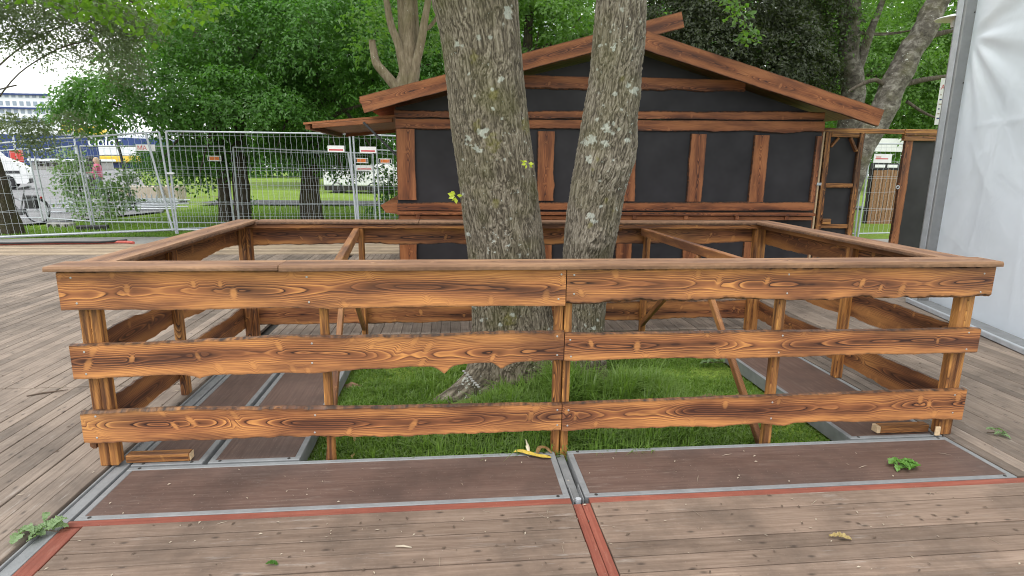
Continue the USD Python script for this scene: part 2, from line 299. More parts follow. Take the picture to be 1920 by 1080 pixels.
def bark(name, a, b, c, vscale=(26, 26, 5), lichen=(.52, .55, .50), lich=.0, moss=0.0, bump=.8, mosscol=(.085, .085, .022), baked=False):
    N = {"g": ("geometry", {}), "m": ("mapping", {"scale": vscale}), "n": ("noise_texture", {"scale": 1.0, "detail": 7, "roughness": .68, "distortion": .5}),
         "r": ("rgb_ramp", {"ramp": [(.3, a), (.5, b), (.72, c)]}),
         "n2": ("noise_texture", {"scale": 3.1, "detail": 5}), "r2": ("map_range", {"from_min": .48, "from_max": .66, "to_min": 0, "to_max": moss, "clamp": True}), "mx2": ("mix_color", {"b": mosscol}),
         "n3": ("noise_texture", {"scale": 22, "detail": 5, "roughness": .7}), "n3b": ("noise_texture", {"scale": 2.3, "detail": 2}), "l1": ("math", {"math_type": "multiply_add", "value2": .55}),
         "r3": ("map_range", {"from_min": .985 - lich, "from_max": 1.035 - lich, "to_min": 0, "to_max": .85, "clamp": True}), "mx3": ("mix_color", {"b": lichen}),
         "n6": ("noise_texture", {"scale": 46, "detail": 2}), "r6": ("map_range", {"from_min": .70, "from_max": .76, "to_min": 0, "to_max": .7 if lich else 0.0, "clamp": True}), "mx6": ("mix_color", {"b": tuple(np.array(lichen) * .6)}),
         "b": ("bump", {"strength": bump, "distance": .02}), "p": ("principled_bsdf", {"roughness": .85, "specular_ior_level": .2})}
    L = [("g.position", "m.vector"), ("m.vector", "n.vector"), ("n.fac", "r.fac"), ("g.position", "n2.vector"), ("n2.fac", "r2.value"), ("r2.result", "mx2.fac"), ("r.color", "mx2.a"),
         ("g.position", "n3.vector"), ("g.position", "n3b.vector"), ("n3b.fac", "l1.value1"), ("n3.fac", "l1.value3"), ("l1.value", "r3.value"), ("r3.result", "mx3.fac"), ("mx2.result", "mx3.a"),
         ("g.position", "n6.vector"), ("n6.fac", "r6.value"), ("r6.result", "mx6.fac"), ("mx3.result", "mx6.a"), ("mx6.result", "p.base_color"),
         ("n.fac", "b.height"), ("b.normal", "p.normal")]
    if baked:
        N.update({"ar": ("attribute", {"attribute": "furrow"}), "al": ("attribute", {"attribute": "lichen"}), "am": ("attribute", {"attribute": "moss"}),
                  "fm": ("math", {"math_type": "multiply_add", "value2": .55}), "fn": ("math", {"math_type": "multiply", "value2": .38}),
                  "mxl": ("mix_color", {"b": lichen}), "mxm": ("mix_color", {"b": (.17, .155, .035)}),
                  "lm": ("math", {"math_type": "multiply", "value2": .62}), "mm": ("math", {"math_type": "multiply", "value2": .5})})
        L = [l for l in L if l not in (("n.fac", "r.fac"), ("mx6.result", "p.base_color"))]
        L += [("n.fac", "fn.value1"), ("ar.fac", "fm.value1"), ("fn.value", "fm.value3"), ("fm.value", "r.fac"), ("am.fac", "mm.value1"), ("mm.value", "mxm.fac"), ("mx6.result", "mxm.a"),
              ("al.fac", "lm.value1"), ("lm.value", "mxl.fac"), ("mxm.result", "mxl.a"), ("mxl.result", "p.base_color")]
    mat(name, N, L)
bark("oak_bark", (.074, .062, .046), (.175, .148, .111), (.300, .265, .208), vscale=(60, 60, 14), lich=.04, moss=.42, baked=True, bump=1.0)
bark("oak_bark_pale", (.084, .071, .056), (.192, .165, .127), (.315, .282, .230), vscale=(60, 60, 14), lich=.05, moss=.30, mosscol=(.12, .115, .04), baked=True, bump=1.0)
bark("dark_bark", (.030, .024, .018), (.072, .060, .046), (.13, .11, .088), moss=.3)
bark("pale_bark", (.105, .085, .055), (.19, .158, .108), (.28, .24, .175), moss=.3)
bark("birch_bark", (.030, .026, .022), (.095, .085, .07), (.26, .245, .215), vscale=(7, 7, 9), moss=.3)

def leafmat(name, a, b, c, trans=.35, rough=.42):
    N = {"g": ("geometry", {}), "n": ("noise_texture", {"scale": .9, "detail": 3}), "mr": ("math", {"math_type": "multiply_add", "value2": .6}), "ms": ("math", {"math_type": "multiply", "value2": .62}),
         "r": ("rgb_ramp", {"ramp": [(.1, a), (.5, b), (.95, c)]}), "p": ("principled_bsdf", {"roughness": rough, "specular_ior_level": .45}),
         "tc": ("vector_math", {"math_type": "multiply", "vector2": (1.5, 1.7, .6)}), "t": ("translucent_bsdf", {}), "mx": ("mix_closure", {"fac": trans})}
    L = [("g.position", "n.vector"), ("g.random_per_island", "mr.value1"), ("n.fac", "ms.value1"), ("ms.value", "mr.value3"), ("mr.value", "r.fac"), ("r.color", "p.base_color"), ("r.color", "tc.vector1"), ("tc.vector", "t.color"),
         ("p.BSDF", "mx.closure1"), ("t.BSDF", "mx.closure2")]
    mat(name, N, L, "mx.closure")
leafmat("hornbeam_leaf", (.045, .115, .020), (.085, .205, .036), (.145, .30, .062), trans=.4, rough=.38)
leafmat("light_leaf", (.06, .13, .025), (.11, .21, .04), (.17, .29, .06), trans=.45)
leafmat("maple_leaf", (.07, .14, .02), (.12, .22, .03), (.18, .29, .05), trans=.5)
leafmat("copper_leaf", (.020, .028, .012), (.036, .048, .020), (.070, .088, .032), trans=.3, rough=.5)
leafmat("birch_leaf", (.075, .105, .055), (.13, .165, .09), (.22, .25, .15), trans=.3)
leafmat("whitebeam_leaf", (.11, .20, .075), (.25, .34, .20), (.52, .58, .48), trans=.25)
leafmat("grass_blade", (.095, .165, .035), (.185, .285, .062), (.37, .43, .16), trans=.38)
leafmat("wilted_oak_leaf", (.13, .20, .09), (.20, .29, .14), (.27, .36, .20), trans=.2, rough=.6)
leafmat("fresh_oak_leaf", (.09, .20, .03), (.13, .28, .05), (.18, .34, .07), trans=.25)
leafmat("yellow_sprout", (.35, .42, .04), (.5, .55, .06), (.6, .6, .1), trans=.3)
leafmat("dry_leaf", (.32, .24, .10), (.42, .33, .15), (.5, .4, .2), trans=.1, rough=.7)

mat("lawn", {"g": ("geometry", {}), "n": ("noise_texture", {"scale": .35, "detail": 8, "roughness": .62}), "n2": ("noise_texture", {"scale": 38, "detail": 3, "roughness": .7}),
     "r": ("rgb_ramp", {"ramp": [(.33, (.16, .135, .075)), (.42, (.16, .235, .042)), (.62, (.20, .30, .048)), (.8, (.26, .33, .075))]}), "r2": ("map_range", {"from_min": .3, "from_max": .7, "to_min": .55, "to_max": 1.3}),
     "sc": ("vector_math", {"math_type": "scale"}), "b": ("bump", {"strength": .8, "distance": .04}), "p": ("principled_bsdf", {"roughness": .9, "specular_ior_level": .1})},
    [("g.position", "n.vector"), ("g.position", "n2.vector"), ("n.fac", "r.fac"), ("n2.fac", "r2.value"), ("r.color", "sc.vector1"), ("r2.result", "sc.scale"), ("sc.vector", "p.base_color"), ("n2.fac", "b.height"), ("b.normal", "p.normal")])
plain("asphalt", (.20, .20, .205), .9, var=.2, scale=2.2, spec=.2)
plain("dark_path", (.10, .10, .105), .9, var=.2, scale=3, spec=.2)
plain("pavement_stone", (.24, .235, .22), .85, var=.16, scale=5, bump=.3)
mat("tent_fabric", {"g": ("geometry", {}), "n": ("noise_texture", {"scale": 1.2, "detail": 6, "roughness": .6}), "r": ("rgb_ramp", {"ramp": [(.3, (.63, .68, .745)), (.7, (.69, .74, .80))]}),
     "n2": ("noise_texture", {"scale": 9, "detail": 5, "distortion": 1.6}), "b": ("bump", {"strength": .10, "distance": .02}), "p": ("principled_bsdf", {"roughness": .5, "specular_ior_level": .4})},
    [("g.position", "n.vector"), ("n.fac", "r.fac"), ("r.color", "p.base_color"), ("g.position", "n2.vector"), ("n2.fac", "b.height"), ("b.normal", "p.normal")])
plain("white_paint", (.72, .73, .74), .4, var=.05)
plain("sign_white", (.78, .78, .78), .5, var=.03)
plain("sign_red", (.55, .06, .07), .5, var=.05)
plain("sign_orange", (.75, .20, .05), .5, var=.08)
plain("black_plastic", (.022, .022, .024), .5)
plain("rubber", (.028, .028, .03), .75)
plain("dark_glass", (.02, .025, .03), .12, spec=.6)
plain("concrete", (.30, .295, .28), .9, var=.2, bump=.4)
plain("ship_blue", (.022, .045, .15), .4, var=.06, scale=.3)
plain("ship_white", (.72, .75, .78), .45, var=.05, scale=.3)
plain("ship_window", (.26, .31, .37), .3); plain("ship_yellow", (.72, .50, .06), .5)
plain("pink_cloth", (.42, .10, .17), .85); plain("jeans", (.10, .12, .15), .9); plain("skin", (.5, .30, .22), .55); plain("fair_hair", (.40, .30, .20), .6)
plain("red_hose", (.42, .09, .07), .55); plain("black_hose", (.02, .02, .022), .5)
plain("steel_dark", (.055, .055, .06), .45, .5)
plain("banana_skin", (.42, .30, .045), .5, var=.3, scale=60); plain("banana_inside", (.55, .49, .36), .6); plain("banana_brown", (.16, .09, .03), .6, var=.4, scale=80)
plain("paper_chip", (.42, .36, .28), .8); plain("twig", (.10, .07, .05), .8)
plain("soil", (.20, .12, .075), .95, var=.35, scale=40, bump=.6); plain("slat_brown", (.23, .125, .065), .7, var=.35, scale=20)
plain("red_plastic", (.5, .05, .04), .5); plain("beige_panel", (.42, .36, .28), .8)
plain("under_deck", (.03, .027, .024), .9)
plain("sawn_end", (.60, .44, .27), .75, var=.15, scale=60)
plain("bike_grey", (.14, .14, .15), .35, .5)

# ------------------------------------------------------------------ the ground
GZ = -0.12                                                     # lawn level; the deck's top is z = 0
def sheet(name, poly, z, mat_, label=None):
    from shapely.geometry import Polygon
    v, f = trimesh.creation.triangulate_polygon(Polygon(poly), engine="earcut")
    v = np.c_[v, np.full(len(v), z)]; f = np.asarray(f)
    n = np.cross(v[f[:, 1]] - v[f[:, 0]], v[f[:, 2]] - v[f[:, 0]])[:, 2]; f[n < 0] = f[n < 0][:, ::-1]
    return mesh_prim(name, v, f, mat_, label=label, kind="structure")

def lawn():
    xs = np.unique(np.r_[np.linspace(-400, -30, 12), np.linspace(-30, 30, 121), np.linspace(30, 400, 12)])
    ys = np.unique(np.r_[np.linspace(-60, -4, 10), np.linspace(-4, 40, 133), np.linspace(40, 700, 18)])
    X, Y = np.meshgrid(xs, ys, indexing="ij"); P = np.stack([X, Y, np.zeros_like(X)], -1)
    Zv = GZ + np.where(Y > 13.5, (meshkit.fbm(P * .35, 3, 3) - .5) * .10 * np.clip((Y - 13.5) / 3, 0, 1), 0) * (np.abs(X) < 30) * (Y < 40)
    Zv += np.where((X > .9) & (X < 4.5) & (Y > -.2) & (Y < 3), (meshkit.fbm(P * 2.2, 3, 5) - .5) * .05, 0)
    nx, ny = X.shape; i, j = np.meshgrid(np.arange(nx - 1), np.arange(ny - 1), indexing="ij"); a = i * ny + j
    q = np.stack([a, a + ny, a + ny + 1, a + 1], -1).reshape(-1, 4)
    v = np.stack([X, Y, Zv], -1).reshape(-1, 3)
    mesh_prim("ground", v, np.vstack([q[:, [0, 1, 2]], q[:, [0, 2, 3]]]), "lawn", smooth=True, kind="structure")
lawn()
sheet("pavement", [(-40, 9.06), (6, 9.06), (6, 10.9), (-5.2, 10.9), (-6.6, 10.75), (-9, 10.3), (-40, 9.6)], GZ + .03, "pavement_stone")
sheet("plaza", [(-60, 12.4), (-9.2, 13.1), (-8.4, 15.0), (-7.6, 17.6), (-9.0, 20.8), (-12.0, 26), (-19, 40), (-52, 105), (-200, 105), (-200, 12)], GZ + .06, "asphalt")
sheet("path", [(-8, 21.2), (20, 20.4), (20, 22.6), (-8, 23.6)], GZ + .08, "dark_path")
sheet("paving", [(9.2, 7.4), (16, 7.4), (16, 10.4), (9.2, 10.4)], GZ + .03, "pavement_stone")
sheet("harbour_water", [(-400, 112), (300, 112), (300, 650), (-400, 650)], GZ + .07, "dark_glass")

# ------------------------------------------------------------------ the wooden deck: every plank a part
deck = thing("deck", kind="structure")
def plank(x0, x1, y0, y1, mat_, along, th=.03, label=None, gap=.0028, name="plank"):
    b = MB(); dz = rnd.uniform(-.0022, .0018)
    g = gap / 2
    b.box((x0 + g, y0 + g, -th + dz), (x1 - g, y1 - g, dz), .0025, axis=along, e=.02 + .96 * rnd.random())
    V = b.v; 
    tilt = rnd.uniform(-.0015, .0015)
    for q in V: q[:, 2] += tilt * ((q[:, 0] - x0) / (x1 - x0) - .5 if along == 1 else (q[:, 1] - y0) / (y1 - y0) - .5)
    return b.build(name, mat_, deck, label=label)
PW = .0965
# left field, planks run away from the camera
for (y0, y1, xa) in ((-1.9, 1.25, -2.1), (1.25, 4.35, -4.4), (4.35, 7.62, -6.6)):
    x = .085
    while x > xa:
        j = rnd.uniform(-.0, .0)
        plank(x - PW, x, y0 + .004, y1 - .004, "deck_wood", 1, gap=.003 if rnd.random() < .85 else .008)
        x -= PW
# field behind the railing, up to the hut
x = .19
while x < 5.0:
    plank(x, x + PW, 2.475, 7.62, "deck_wood", 1, gap=.003); x += PW
# right field
for (y0, y1, xb) in ((-1.9, 2.2, 8.1), (2.2, 7.3, 8.6)):
    x = 5.075 if y0 < 2 else 5.0
    while x < xb:
        if not (x > 7.0 and y0 < 0 and False): plank(x, x + PW, y0 + .004, y1 - .004, "deck_wood", 1, gap=.003)
        x += PW
plank(4.992, 5.073, -.46, 2.46, "deck_wood", 1)
# far tan strip, planks run across
y = 7.63
while y < 8.98:
    plank(-9.5, 1.2, y, y + .112, "tan_deck_wood", 0, gap=.003); y += .112
# the two front modules
for (x0, x1) in ((.275, 2.525), (2.615, 4.975)):
    y = -.522
    k = 0
    while y > -1.75:
        o = .014 if x0 > 2 else 0
        plank(x0, x1, y - PW - .003 - o, y - (o if k else 0), "front_deck_wood", 0, gap=.0035 if rnd.random() < .8 else .006); y -= PW + .003; k += 1
    # red painted edge boards
    plank(x0 - .085 if x0 < 1 else x0 - .0, x1 if x0 < 1 else x1 + .06, -.5215, -.474, "red_paint", 0, name="edge_board", label="red painted edge board along the brown stage panels")
plank(2.5275, 2.569, -1.9, -.525, "red_paint", 1, name="edge_board", label="red painted seam board on the left of the middle joint", gap=.001)
plank(2.571, 2.6125, -1.9, -.525, "red_paint", 1, name="edge_board", label="red painted seam board on the right of the middle joint", gap=.001)
plank(.19, .272, -1.9, -.53, "red_paint", 1, name="edge_board", label="red painted edge board at the left end of the front module")
plank(4.98, 5.06, -1.9, -.50, "red_paint", 1, name="edge_board", label="red painted edge board at the right end of the front module")
bb = MB()
for a, b in (((-7, 2.5, -.1), (5.2, 7.6, -.045)), ((-4.6, -1.9, -.1), (.08, 2.5, -.045)), ((.1, -1.9, -.1), (4.99, -.55, -.045)), ((5.08, -1.9, -.1), (8.6, 7.25, -.045)), ((-9.5, 7.64, -.1), (1.2, 8.96, -.045))):
    bb.box(a, b)
bb.build("subframe", "under_deck", deck)

# ------------------------------------------------------------------ aluminium framed stage panels
def stage_panel(x0, x1, y0, y1, label, rw=.032, holes=True, z=0.0, th=.10, ends=True):
    t = thing("stage_panel", label, "stage panel", ((x0 + x1) / 2, (y0 + y1) / 2, z), group="framed stage panels round the grass bed")
    hx, hy = (x1 - x0) / 2, (y1 - y0) / 2
    MB().box((-hx + rw, -hy + rw, -.02), (hx - rw, hy - rw, -.003), 0, seed=(rnd.random() * 40, 0)).build("board", "phenolic_board", t)
    for sg in (-1, 1):
        b = MB().box((-hx, sg * hy - (rw if sg > 0 else 0), -th), (hx, sg * hy + (0 if sg > 0 else rw), 0), .003)
        b.build("frame_rail", "galvanised", t)
        MB().box((sg * hx - (rw if sg > 0 else 0), -hy + rw + .0005, -th + .001), (sg * hx + (0 if sg > 0 else rw), hy - rw - .0005, -.0008), .003).build("frame_rail", "galvanised", t)
    if holes:
        for sx in (-1, 1):
            for sy in (-1, 1):
                c = trimesh.creation.cylinder(radius=.009, height=.002, sections=10); c.apply_translation((sx * (hx - .06), sy * (hy - rw / 2), .0006))
                MB().tm(c).build("bolt_hole", "under_deck", t)
    return t
stage_panel(.205, 2.525, -.47, .012, "long brown stage panel at the front, the one with the banana peel on it")
stage_panel(2.60, 4.985, -.47, .012, "long brown stage panel at the front, the one with the bright green leaves on it")
stage_panel(.20, .572, .03, 2.44, "brown stage panel inside the railing, running back along its left side")
stage_panel(.60, 1.09, .03, 2.44, "brown stage panel inside the railing, at the left edge of the grass")
stage_panel(4.375, 4.985, .03, 2.44, "brown stage panel inside the railing, at the right edge of the grass")
t = thing("metal_channel", "long grey metal channel running back along the left ends of the stage panels", "metal channel", (.145, -.95, 0))
MB().box((-.03, -.95, -.05), (.03, 3.38, -.012), .004).build("channel_base", "galvanised", t)
MB().box((-.042, -.95, -.05), (-.031, 3.38, -.002), .002).build("flange", "galvanised", t)
MB().box((.031, -.95, -.05), (.042, 3.38, -.002), .002).build("flange", "galvanised", t)
t = thing("panel_connector", "steel bracket with a short tube joining the two front stage panels", "bracket", (2.562, -.475, 0))
for sx in (-1, 1): MB().box((sx * .026 - .0025, -.02, -.09), (sx * .026 + .0025, .12, .002), .001).build("side_plate", "galvanised", t)
MB().tube([(0, -.012, -.07), (0, -.012, .003)], .014, 14).build("tube", "fence_steel", t, smooth=40)
MB().box((-.023, .012, -.09), (.023, .5, -.03), .002).build("web", "galvanised", t)

# ------------------------------------------------------------------ boards with a natural (waney) edge
def live_board(b, L, z0, z1, th, seed, M_=None, bot=.010, top=.010, wane=(.018, .012), bumps=(), tbumps=(), step=.02, z0e=None, z1e=None, hv=None, ewt=.75):
    """Adds a sawn board to b: x from 0 to L, front face at y = 0, back at y = th, edges wavering round z0 and z1 (z0e, z1e at the far end)."""
    n = max(int(L / step), 4); x = np.linspace(0, L, n + 1)
    z0e = z0 if z0e is None else z0e; z1e = z1 if z1e is None else z1e
    bot, top = bot * 2.6, top * 2.2
    lo = z0 + (z0e - z0) * x / L + fbm1(x * 2.2, seed) * bot * 2.2 + fbm1(x * 17, seed + 1, 3) * bot * .55
    hi = z1 + (z1e - z1) * x / L + fbm1(x * 2.0, seed + 2) * top * 2.2 + fbm1(x * 19, seed + 3, 3) * top * .5
    for (cx, am, wd) in bumps: lo -= am * np.exp(-np.abs((x - cx) / wd) ** 1.35)
    for (cx, am, wd) in tbumps: hi += am * np.exp(-np.abs((x - cx) / wd) ** 1.35)
    wb = np.clip(wane[0] * (.55 + 1.5 * fbm1(x * 3.1, seed + 5) + 1.0 * fbm1(x * 30, seed + 6, 2)), .001, None)
    wt = np.clip(wane[1] * (.55 + 1.5 * fbm1(x * 2.7, seed + 7) + 1.0 * fbm1(x * 33, seed + 8, 2)), .001, None)
    u0 = (seed * 13.7) % 97; mid = (z0 + z1) / 2 + (rnd.uniform(-.03, .03) if hv is None else hv)
    z = np.zeros_like(x)
    def strip(a, c, ea, ec, flip=False):
        V = np.vstack([a, c]); m = len(x)
        F = np.array([[i, i + 1, m + i + 1, m + i] for i in range(m - 1)])
        if flip: F = F[:, ::-1]
        uv = np.c_[np.r_[x, x] + u0, np.r_[a[:, 2] - a[:, 1] * .7, c[:, 2] - c[:, 1] * .7] - mid]
        if M_ is not None: V = (np.c_[V, np.ones(len(V))] @ np.asarray(M_).T)[:, :3]
        b.add(V, F, uv, np.r_[np.full(m, ea), np.full(m, ec)])
    row = lambda y, zz: np.stack([x, np.broadcast_to(y, x.shape), zz], -1)
    f0, f3 = lo + wb, hi - wt; soft = np.minimum(.012, (f3 - f0) * .2)
    f1, f2 = f0 + soft, f3 - soft
    strip(row(0, f0), row(0, f1), ewt * .8, .0); strip(row(0, f1), row(0, f2), 0, 0); strip(row(0, f2), row(0, f3), 0, ewt * .8)
    strip(row(th * .45, lo), row(0, f0), 1, ewt); strip(row(0, f3), row(th * .45, hi), ewt, 1)
    strip(row(th, lo), row(th * .45, lo), ewt, 1); strip(row(th * .45, hi), row(th, hi), 1, ewt)
    strip(row(th, hi), row(th, lo), 0, 0)
    for xi, k, flip in ((0, 0, False), (L, -1, True)):
        P = np.array([(xi, 0, f0[k]), (xi, 0, f3[k]), (xi, th * .45, hi[k]), (xi, th, hi[k]), (xi, th, lo[k]), (xi, th * .45, lo[k])])
        if M_ is not None: P2 = (np.c_[P, np.ones(6)] @ np.asarray(M_).T)[:, :3]
        else: P2 = P
        F = np.array([[0, 1, 2], [0, 2, 3], [0, 3, 4], [0, 4, 5]])
        b.add(P2, F[:, ::-1] if flip else F, np.c_[P[:, 1] * 3 + u0, P[:, 2] - mid], np.full(6, .35))
    return b

def frame_at(o, dx):
    """Matrix taking local x to the direction dx (flat), z up, front face (-y) to the right of it."""
    dx = np.asarray(dx, float); dx /= np.linalg.norm(dx); m = np.eye(4); m[:3, 0] = dx; m[:3, 1] = np.cross([0, 0, 1], dx); m[:3, 3] = o
    return m

def screws(board, pts, M_=None):
    for (x, z) in pts:
        c = trimesh.creation.icosphere(1, .0055); c.apply_scale((1, .35, 1)); c.apply_translation((x, -.001, z))
        if M_ is not None: c.apply_transform(M_)
        MB().tm(c).build("screw", "screw_steel", board)

# ------------------------------------------------------------------ the railing round the trees
rail = thing("wooden_railing", "flamed larch railing with live-edge boards, enclosing the two tree trunks", "railing")
FX0, FX1, FD = -.01, 5.095, 2.45
front = [  # x0, x1, z0, z1, z0 end, z1 end, seed, options
    (-.01, 2.562, .876, 1.078, .868, 1.082, 21, dict(bot=.004, top=.003, wane=(.006, .005), hv=-.005)),
    (2.567, 5.110, .892, 1.081, .890, 1.074, 5, dict(bot=.011, top=.003, wane=(.02, .014), hv=.0)),
    (.0, 2.561, .503, .699, .556, .729, 33, dict(bot=.009, top=.009, wane=(.007, .012), bumps=((1.90, .050, .038), (2.215, .042, .034), (.62, .018, .03), (1.2, .02, .3)), hv=.02)),
    (2.566, 5.087, .549, .713, .541, .698, 44, dict(bot=.006, top=.004, wane=(.008, .006), hv=.0)),
    (.004, 2.560, .140, .338, .141, .290, 52, dict(bot=.010, top=.008, wane=(.008, .014), bumps=((1.55, .02, .25),), hv=-.01)),
    (2.565, 5.068, .132, .298, .125, .314, 67, dict(bot=.010, top=.004, wane=(.006, .006), bumps=((3.9 - 2.565, .014, .06),), hv=.01)),
]
for (x0, x1, z0, z1, z0e, z1e, sd_, o) in front:
    b = MB(); m = np.eye(4); m[0, 3] = x0
    live_board(b, x1 - x0, z0, z1, .030, sd_, m, z0e=z0e, z1e=z1e, step=.014, **o)
    p = b.build("board", "flamed_larch", rail)
    zz = lambda x, k: (z0 + (z0e - z0) * (x - x0) / (x1 - x0)) * (1 - k) + (z1 + (z1e - z1) * (x - x0) / (x1 - x0)) * k
    xs = [x0 + .07, 1.20 if x0 < 1 else 3.83, x1 - .03 if x0 < 1 else x1 - .07] if x0 < 1 else [x0 + .04, 3.83, x1 - .07]
    screws(p, [(x + rnd.uniform(-.01, .01), zz(x, k) + rnd.uniform(-.008, .008)) for x in xs for k in (.2, .8)])
# back boards (their inner faces look at the camera), three high
for (z0, z1, sd_) in ((.88, 1.065, 71), (.51, .69, 75), (.115, .30, 79)):
    for (xa, xb) in ((.06, 2.56), (2.565, 5.03)):
        b = MB(); live_board(b, xb - xa, z0, z1, .03, sd_ + int(xa), frame_at((xa, FD, 0), (1, 0, 0)), bot=.012, top=.006, wane=(.012, .008), step=.02)
        b.build("board", "flamed_larch", rail)
# side boards outside the posts
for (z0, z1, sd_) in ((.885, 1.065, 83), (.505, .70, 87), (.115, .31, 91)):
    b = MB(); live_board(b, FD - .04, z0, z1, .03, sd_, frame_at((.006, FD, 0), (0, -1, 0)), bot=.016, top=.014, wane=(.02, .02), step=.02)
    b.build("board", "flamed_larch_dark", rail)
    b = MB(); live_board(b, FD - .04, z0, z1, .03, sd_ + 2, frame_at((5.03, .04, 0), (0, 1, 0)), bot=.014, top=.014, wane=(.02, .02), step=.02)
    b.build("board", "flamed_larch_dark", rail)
# posts
def post(x, y, z0, z1, w=.09, d=.09, mt="flamed_post"):
    b = MB(); b.box((x - w / 2, y - d / 2, z0), (x + w / 2, y + d / 2, z1), .006, axis=2); b.build("post", mt, rail)
ZT = 1.072
for x, y, w, d, z0 in ((.071, .064, .048, .062, 0), (.118, .067, .044, .066, 0), (5.024, .064, .046, .062, 0), (4.979, .067, .042, .066, 0),
                       (1.262, .062, .040, .058, GZ), (2.537, .062, .044, .058, GZ), (2.588, .064, .042, .062, GZ), (3.838, .062, .044, .060, GZ),
                       (.075, 2.40, .07, .07, 0), (.132, 2.402, .04, .075, 0), (1.12, 2.40, .046, .085, 0), (2.56, 2.40, .05, .085, 0), (3.82, 2.40, .046, .085, 0), (4.975, 2.40, .07, .07, 0), (4.918, 2.402, .04, .075, 0),
                       (.062, 1.06, .05, .07, 0), (4.975, 1.06, .06, .07, 0)):
    post(x, y, z0, ZT, w, d)
# cross frames between front and back posts: a beam and two braces each
for (xf, xb) in ((1.262, 1.085), (3.90, 3.765)):
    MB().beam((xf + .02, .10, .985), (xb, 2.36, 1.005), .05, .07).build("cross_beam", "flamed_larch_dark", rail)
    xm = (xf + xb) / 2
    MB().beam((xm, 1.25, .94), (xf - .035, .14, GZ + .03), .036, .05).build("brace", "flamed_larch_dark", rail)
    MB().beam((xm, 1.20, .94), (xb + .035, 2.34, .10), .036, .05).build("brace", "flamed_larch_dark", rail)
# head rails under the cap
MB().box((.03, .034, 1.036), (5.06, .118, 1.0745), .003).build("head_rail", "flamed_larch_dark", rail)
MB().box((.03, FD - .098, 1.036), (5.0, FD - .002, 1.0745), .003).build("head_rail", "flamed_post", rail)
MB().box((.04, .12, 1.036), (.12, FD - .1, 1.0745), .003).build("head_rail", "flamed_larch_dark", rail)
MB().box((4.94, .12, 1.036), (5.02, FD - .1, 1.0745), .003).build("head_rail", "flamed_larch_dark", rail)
# cap planks, wavy sawn edges
def cap_plank(o, dx, L, w, seed, z=1.076, th=.026, a=.008, cut=(0, 0)):
    n = int(L / .02); x = np.linspace(0, L, n + 1); b = MB()
    e0 = fbm1(x * 2.4, seed) * a * 2 + fbm1(x * 24, seed + 1, 3) * a * .7; e1 = w + fbm1(x * 2.1, seed + 2) * a * 2 + fbm1(x * 21, seed + 3, 3) * a * .7
    u0 = (seed * 17.3) % 89; t = x / L
    xa = x + (cut[0] * (1 - t)) * 0
    m = frame_at((o[0], o[1], z), dx)
    def P(xx, yy, zz): return (np.c_[xx, yy, np.broadcast_to(zz, xx.shape), np.ones(len(xx))] @ m.T)[:, :3]
    x0i = x + cut[0] * (1 - t); x0o = x; 
    inner = x + (cut[0] * (1 - t) - cut[1] * t)
    def strip(A, B, va, vb, ea, eb):
        k = len(x); F = np.array([[i, i + 1, k + i + 1, k + i] for i in range(k - 1)])
        b.add(np.vstack([A, B]), F, np.c_[np.r_[x, x] + u0, np.r_[va, vb] - w / 2], np.r_[np.full(k, ea), np.full(k, eb)])
    s = .006
    strip(P(x, e0 + s, th), P(inner, e1 - s, th), e0, e1, 0, 0)
    strip(P(x, e0, th * .55), P(x, e0 + s, th), e0 - .02, e0, .3, .05); strip(P(x, e0, 0), P(x, e0, th * .55), e0 - .04, e0 - .02, .5, .3)
    strip(P(inner, e1 - s, th), P(inner, e1, th * .55), e1, e1 + .02, .1, .5); strip(P(inner, e1, th * .55), P(inner, e1, 0), e1 + .02, e1 + .04, .5, .7)
    strip(P(inner, e1, 0), P(x, e0, 0), e1, e0, 0, 0)
    for k, fl in ((0, 0), (-1, 1)):
        q = np.array([P(x, e0, 0)[k], P(x, e0 + s, th)[k], P(inner, e1 - s, th)[k], P(inner, e1, 0)[k]])
        F = np.array([[0, 1, 2, 3]]); b.add(q, F if fl else F[:, ::-1], rng.random((4, 2)) * .05 + u0)
    return b
cap_plank((-.045, -.035), (1, 0, 0), 1.11, .185, 3, z=1.082, th=.024).build("cap_plank", "weathered_cap", rail)
cap_plank((1.068, -.030), (1, 0, 0), 4.055, .18, 9, z=1.0765, th=.03).build("cap_plank", "weathered_cap", rail)
cap_plank((.01, FD + .035), (0, -1, 0), FD - .10, .19, 15, z=1.0770, th=.027, a=.012).build("cap_plank", "weathered_cap", rail)
cap_plank((5.075, .155), (0, 1, 0), FD - .12, .19, 17, z=1.0775, th=.027, a=.010).build("cap_plank", "weathered_cap", rail)
cap_plank((4.98, FD + .06), (-1, 0, 0), 3.33, .165, 19, z=1.0765, th=.026).build("cap_plank", "weathered_cap", rail)
cap_plank((1.645, FD + .055), (-1, 0, 0), 1.43, .165, 23, z=1.0775, th=.026).build("cap_plank", "weathered_cap", rail)
# foot bars at the two front corners
MB().box((.168, .05, .003), (.50, .105, .05), .005).build("foot_bar", "flamed_post", rail)
MB().box((4.60, .075, .003), (4.93, .13, .05), .005).build("foot_bar", "flamed_post", rail)
b = MB(); b.box((.5005, .053, .006), (.503, .102, .047), .001); b.build("sawn_end", "sawn_end", rail)
MB().box((4.575, .07, .006), (4.599, .125, .052), .004).build("sawn_end", "sawn_end", rail)
MB().box((4.925, .018, .003), (4.957, .031, .062), .004).build("sawn_end", "sawn_end", rail)

